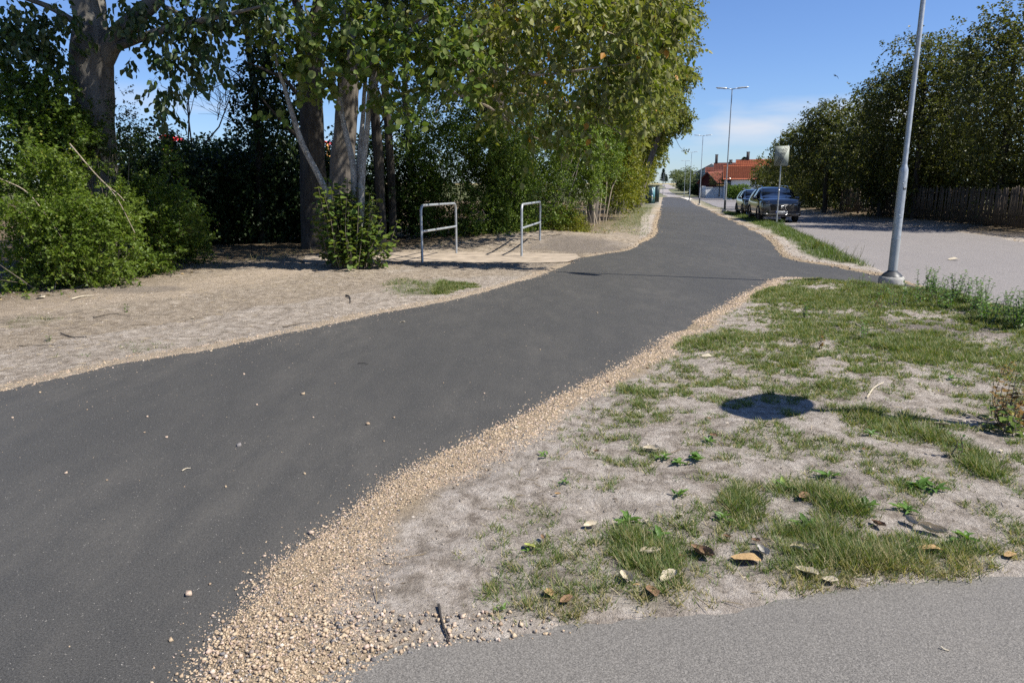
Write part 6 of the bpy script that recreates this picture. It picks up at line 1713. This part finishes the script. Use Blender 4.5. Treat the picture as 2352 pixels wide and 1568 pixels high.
# ---- twigs on the ground
def twig_at(label, pts, r, mat='twig', lift=.01):
    q = []
    for u, v in pts:
        x, y = G(u, v); q.append((x, y, float(max(ground_z(x, y), H(x, y)))+r+lift*random.random()))
    m = MB(); limb(m, q, list(np.linspace(r, r*.5, len(q))), 12, 6, .12); o = m.build('fallen_twig', mat, None, True); tag(o, label, 'twig')
twig_at('dark twig lying at the sand edge beside the old asphalt', [(1008,1405),(1015,1440),(1032,1478)], .006, 'twig_dark')
twig_at('pale forked twig by the pole shadow', [(1990,920),(2005,905),(2028,893)], .008, 'leaf_pale')
twig_at('curved dark twig in the right verge grass', [(2065,790),(2090,793),(2115,803)], .007)
twig_at('thin pale twig on the right verge near the weeds', [(1965,748),(1985,757),(2010,755)], .006, 'leaf_pale')
twig_at('small dark twig on the asphalt', [(822,836),(834,836),(845,838)], .004, 'twig_dark')
twig_at('bent dark twig standing out of the left dirt', [(795,682),(803,688),(805,700)], .012, 'twig_dark')
twig_at('long twig on the left dirt beside pale leaves', [(215,735),(255,727),(300,731)], .010)
twig_at('pale stick on the dirt before the left bush', [(165,692),(190,686),(215,684)], .014, 'leaf_pale')
twig_at('thin twig on the left verge near the asphalt', [(650,755),(690,748),(715,744)], .010)
twig_at('dark twig on the grey soil at the far left', [(140,770),(165,777),(200,781)], .007, 'twig_dark')
twig_at('yellowish curved stalk on the dark asphalt', [(418,1083),(428,1078),(438,1077)], .004, 'leaf_pale')
twig_at('long thin dry stalk on the left verge', [(40,795),(110,793),(180,797)], .005)
twig_at('straw stalk lying on the old asphalt', [(2160,1490),(2170,1494),(2180,1496)], .003, 'leaf_pale')
# ---- loose stones on the asphalt
cs = []
for i in range(4):
    v = CUB_V*(1+.35*rng.uniform(-1,1,(8,1)))*np.array((1,.8,.7)); cs.append(put_mesh('loose_stone', v, CUB_F, 'gravel', attrs={'tint': ('FACE', np.full(12, (.3,.5,.85,.12)[i]))}))
def stone(label, u, v, s, k, group=None):
    x, y = G(u, v); o = link('loose_stone', cs[k]); o.location = (x, y, s*.3); o.scale = (s,)*3; o.rotation_euler = (rng.uniform(-.3,.3), rng.uniform(-.3,.3), rng.uniform(0,6)); tag(o, label, 'stone', group)
stone('pinkish chipped stone lying alone on the near asphalt', 434,1366,.020,2); stone('grey pebble beside the pale scuff on the asphalt', 549,1024,.022,3); stone('tan stone on the asphalt right of the middle', 696,906,.022,1); stone('reddish-tan stone on the right half of the asphalt', 844,975,.020,0)
stone('pale stone chip close to the gravel edge on the asphalt', 714,1225,.018,2)
for i_, (u, v) in enumerate(sorted([(720,955),(340,958),(330,996),(410,735),(60,880),(380,1004),(1372,718),(1400,830),(905,960),(770,880),(590,930),(880,1010),(1110,905),(245,1105),(150,1090),(700,1090),(520,1120),(1020,880),(1240,800),(90,905),(30,960),(200,940),(610,1275),(480,1340),(390,1470),(560,860)])):
    stone('tiny loose stone chip on the dark asphalt, ' + ORD[i_], u+random.uniform(-3,3), v+random.uniform(-4,4), random.uniform(.008,.013), random.randint(0,2), 'stone chips on the asphalt')

# ---- weeds
def rosette(label, u, v, n, size, mat='weed_leaf', rise=.35, group='rosette weeds on the verge'):
    x, y = G(u, v); t = thing('rosette_weed', label, 'weed', (x, y, float(ground_z(x, y))), random.uniform(0,6), group)
    fo = Foliage(); a = np.arange(n)*2.4 + rng.uniform(0,.6,n)
    ax = np.stack((np.cos(a), np.sin(a), rise*rng.uniform(.3,2.2,n)), 1); nn = np.stack((-np.cos(a)*.5, -np.sin(a)*.5, np.ones(n)), 1)
    fo.leaves(np.zeros((n,3))+rng.normal(size=(n,3))*.012, ax, nn, size*.78*rng.uniform(.5,1.25,n)); fo.p[0][:,2] = .01
    V, FS = T_OVA; o = fo.build('leaves', mat, (V*np.array((.48,1,1)), FS), t); o.data.materials[0] = MATS[mat]
for i_, (u, v, n, s) in enumerate(sorted([(1520,1060,14,.075),(1560,1070,12,.08),(1600,1068,14,.08),(1630,1025,12,.07),(1800,1125,12,.09),(1900,1100,11,.08),(1440,1205,16,.10),(1510,1235,14,.085),(1850,1215,12,.10),(1990,1180,12,.09),(2080,1185,12,.085),(2105,1135,16,.10),(2145,1140,12,.085),(2000,1010,10,.07),(1250,1055,10,.055),(2190,880,10,.08),(1660,1190,12,.08),(1300,1120,9,.05),(2210,1250,12,.10),(1560,1150,10,.07),(1150,1410,8,.05),(1215,1275,6,.04)])):
    rosette('low broad-leaved weed rosette on the sandy verge, ' + ORD[i_], u, v, n, s)
def seedling(label, u, v, nst, h, lf, mat='weed_leaf', spread=.18, group=None, name='weed_plant'):
    x, y = G(u, v); t = thing(name, label, 'weed', (x, y, float(ground_z(x, y))), 0, group)
    m = MB(); fo = Foliage()
    for i in range(nst):
        a = rng.uniform(0,6.28); L = h*rng.uniform(.55,1.1); d = norm(np.array((math.cos(a)*spread*2*rng.uniform(.1,1), math.sin(a)*spread*2*rng.uniform(.1,1), 1)))
        b0 = np.array((rng.normal()*spread*.4, rng.normal()*spread*.4, -.01)); e = b0 + d*L; mid = (b0+e)/2 + rng.normal(size=3)*.02
        limb(m, [b0, mid, e], [.004,.003,.0015], 6, 4, 0)
        nl = max(5, int(L/.022)); tt = np.linspace(.12,1,nl)[:,None]; pts = b0*(1-tt)**2+2*mid*tt*(1-tt)+e*tt**2; an = np.arange(nl)*2.4+rng.uniform(0,6)
        ax = np.stack((np.cos(an), np.sin(an), rng.uniform(-.1,.7,nl)), 1); nn = np.stack((-np.cos(an)*.3, -np.sin(an)*.3, np.ones(nl)), 1)+rng.normal(size=(nl,3))*.25
        fo.leaves(pts, ax, nn, lf*rng.uniform(.6,1.2,nl)*(1.1-.4*tt[:,0]))
    m.build('stems', 'twig', t); fo.build('leaves', mat, T_OVA, t)
for i_, (u, v, n, h) in enumerate(sorted([(2085,690,9,.30),(2125,680,12,.42),(2150,690,12,.40),(2185,700,14,.44),(2215,705,12,.42),(2170,715,12,.30),(2245,722,12,.46),(2285,735,12,.36),(2320,752,14,.45),(2345,760,12,.5),(2262,745,12,.3),(2110,705,9,.26)])):
    seedling('leafy hawthorn seedling in the green clump beside the road, ' + ORD[i_], u, v, n, h, .052, 'weed_leaf', .2, 'hawthorn seedlings beside the road')
for i_, (u, v, n, h) in enumerate(sorted([(1960,665,5,.22),(1985,672,6,.26),(2030,690,8,.26),(2020,715,7,.22),(2060,705,7,.25)])):
    seedling('small leafy weed near the foot of the lamp post, ' + ORD[i_], u, v, n, h, .04, 'weed_leaf', .16, 'weeds near the lamp post')
seedling('red-leaved seedling standing alone in the mid verge', 1888,808,2,.20,.05,'weed_red',.03)
seedling('small green seedling with oval leaves left of the red one', 1850,735,4,.2,.045,'weed_leaf',.1)
seedling('green weed plant in front of the lamp post weeds', 1975,785,4,.22,.045,'weed_leaf',.1)
seedling('orange-tinged low weed beside the lamp post', 2020,712,6,.14,.04,'weed_red',.14)
seedling('russet low plant in the right-edge grass', 2300,868,6,.13,.045,'weed_red',.10)
seedling('bushy bronze-leaved shrub at the right edge of the verge', 2318,985,20,.34,.05,'weed_red',.22, None, 'bronze_shrub')
seedling('pale-green broad-leaved plant under the bronze shrub', 2338,1010,6,.18,.08,'leaf_hazel',.14)
seedling('small weed with thin leaves in mid verge', 2185,1065,3,.2,.03,'weed_leaf',.06)
seedling('tiny green weed on the left verge', 112,785,3,.10,.035,'weed_leaf',.05)
seedling('weed growing on the left verge near the dirt track', 285,722,3,.12,.035,'weed_leaf',.06)
seedling('yellow-green low shrub in the grass strip before the road', 1795,520,18,.30,.05,'weed_leaf',.4)
seedling('leafy low plant at the road edge in the grass strip', 1880,575,16,.28,.05,'leaf_yellow',.35)
for i, (u, v, n) in enumerate(sorted([(1930,598,5),(1965,606,5),(1760,508,6),(1745,500,6),(1720,492,6),(1840,545,5)])):
    seedling('tall seeded grass weed in the strip between lane and road, ' + ORD[i], u, v, n, .42, .022, 'leaf_yellow', .25, 'seeded weeds in the strip')

# arching bramble shoots of the left thicket
for i, (lb, pts) in enumerate([('long pale bramble shoot arching at the far left', [(-5,408),(60,440),(110,500),(145,552)]), ('pale arching shoot in front of the left thicket', [(160,330),(215,395),(265,450),(310,535)]), ('thin upright grey branch leaning in the dark hawthorn', [(240,420),(290,470),(310,560)])]):
    t = thing('bramble_shoot', lb, 'shoot', (0,0,0)); m = MB(); limb(m, [P(u, v, 11.2+.7*i) for u, v in pts], [.010,.009,.007,.005][:len(pts)], 18, 6, .05); m.build('stem', 'bark_pale', t, True)
    fo = Foliage(); o_ = spline(np.array([P(u, v, 11.2+.7*i) for u, v in pts]), 16); fo.sprays(o_, rand_dirs(16), np.full(16,.14), 4, .04, .2); fo.build('leaves', 'leaf_haw', T_OVA, t)
print('script done')
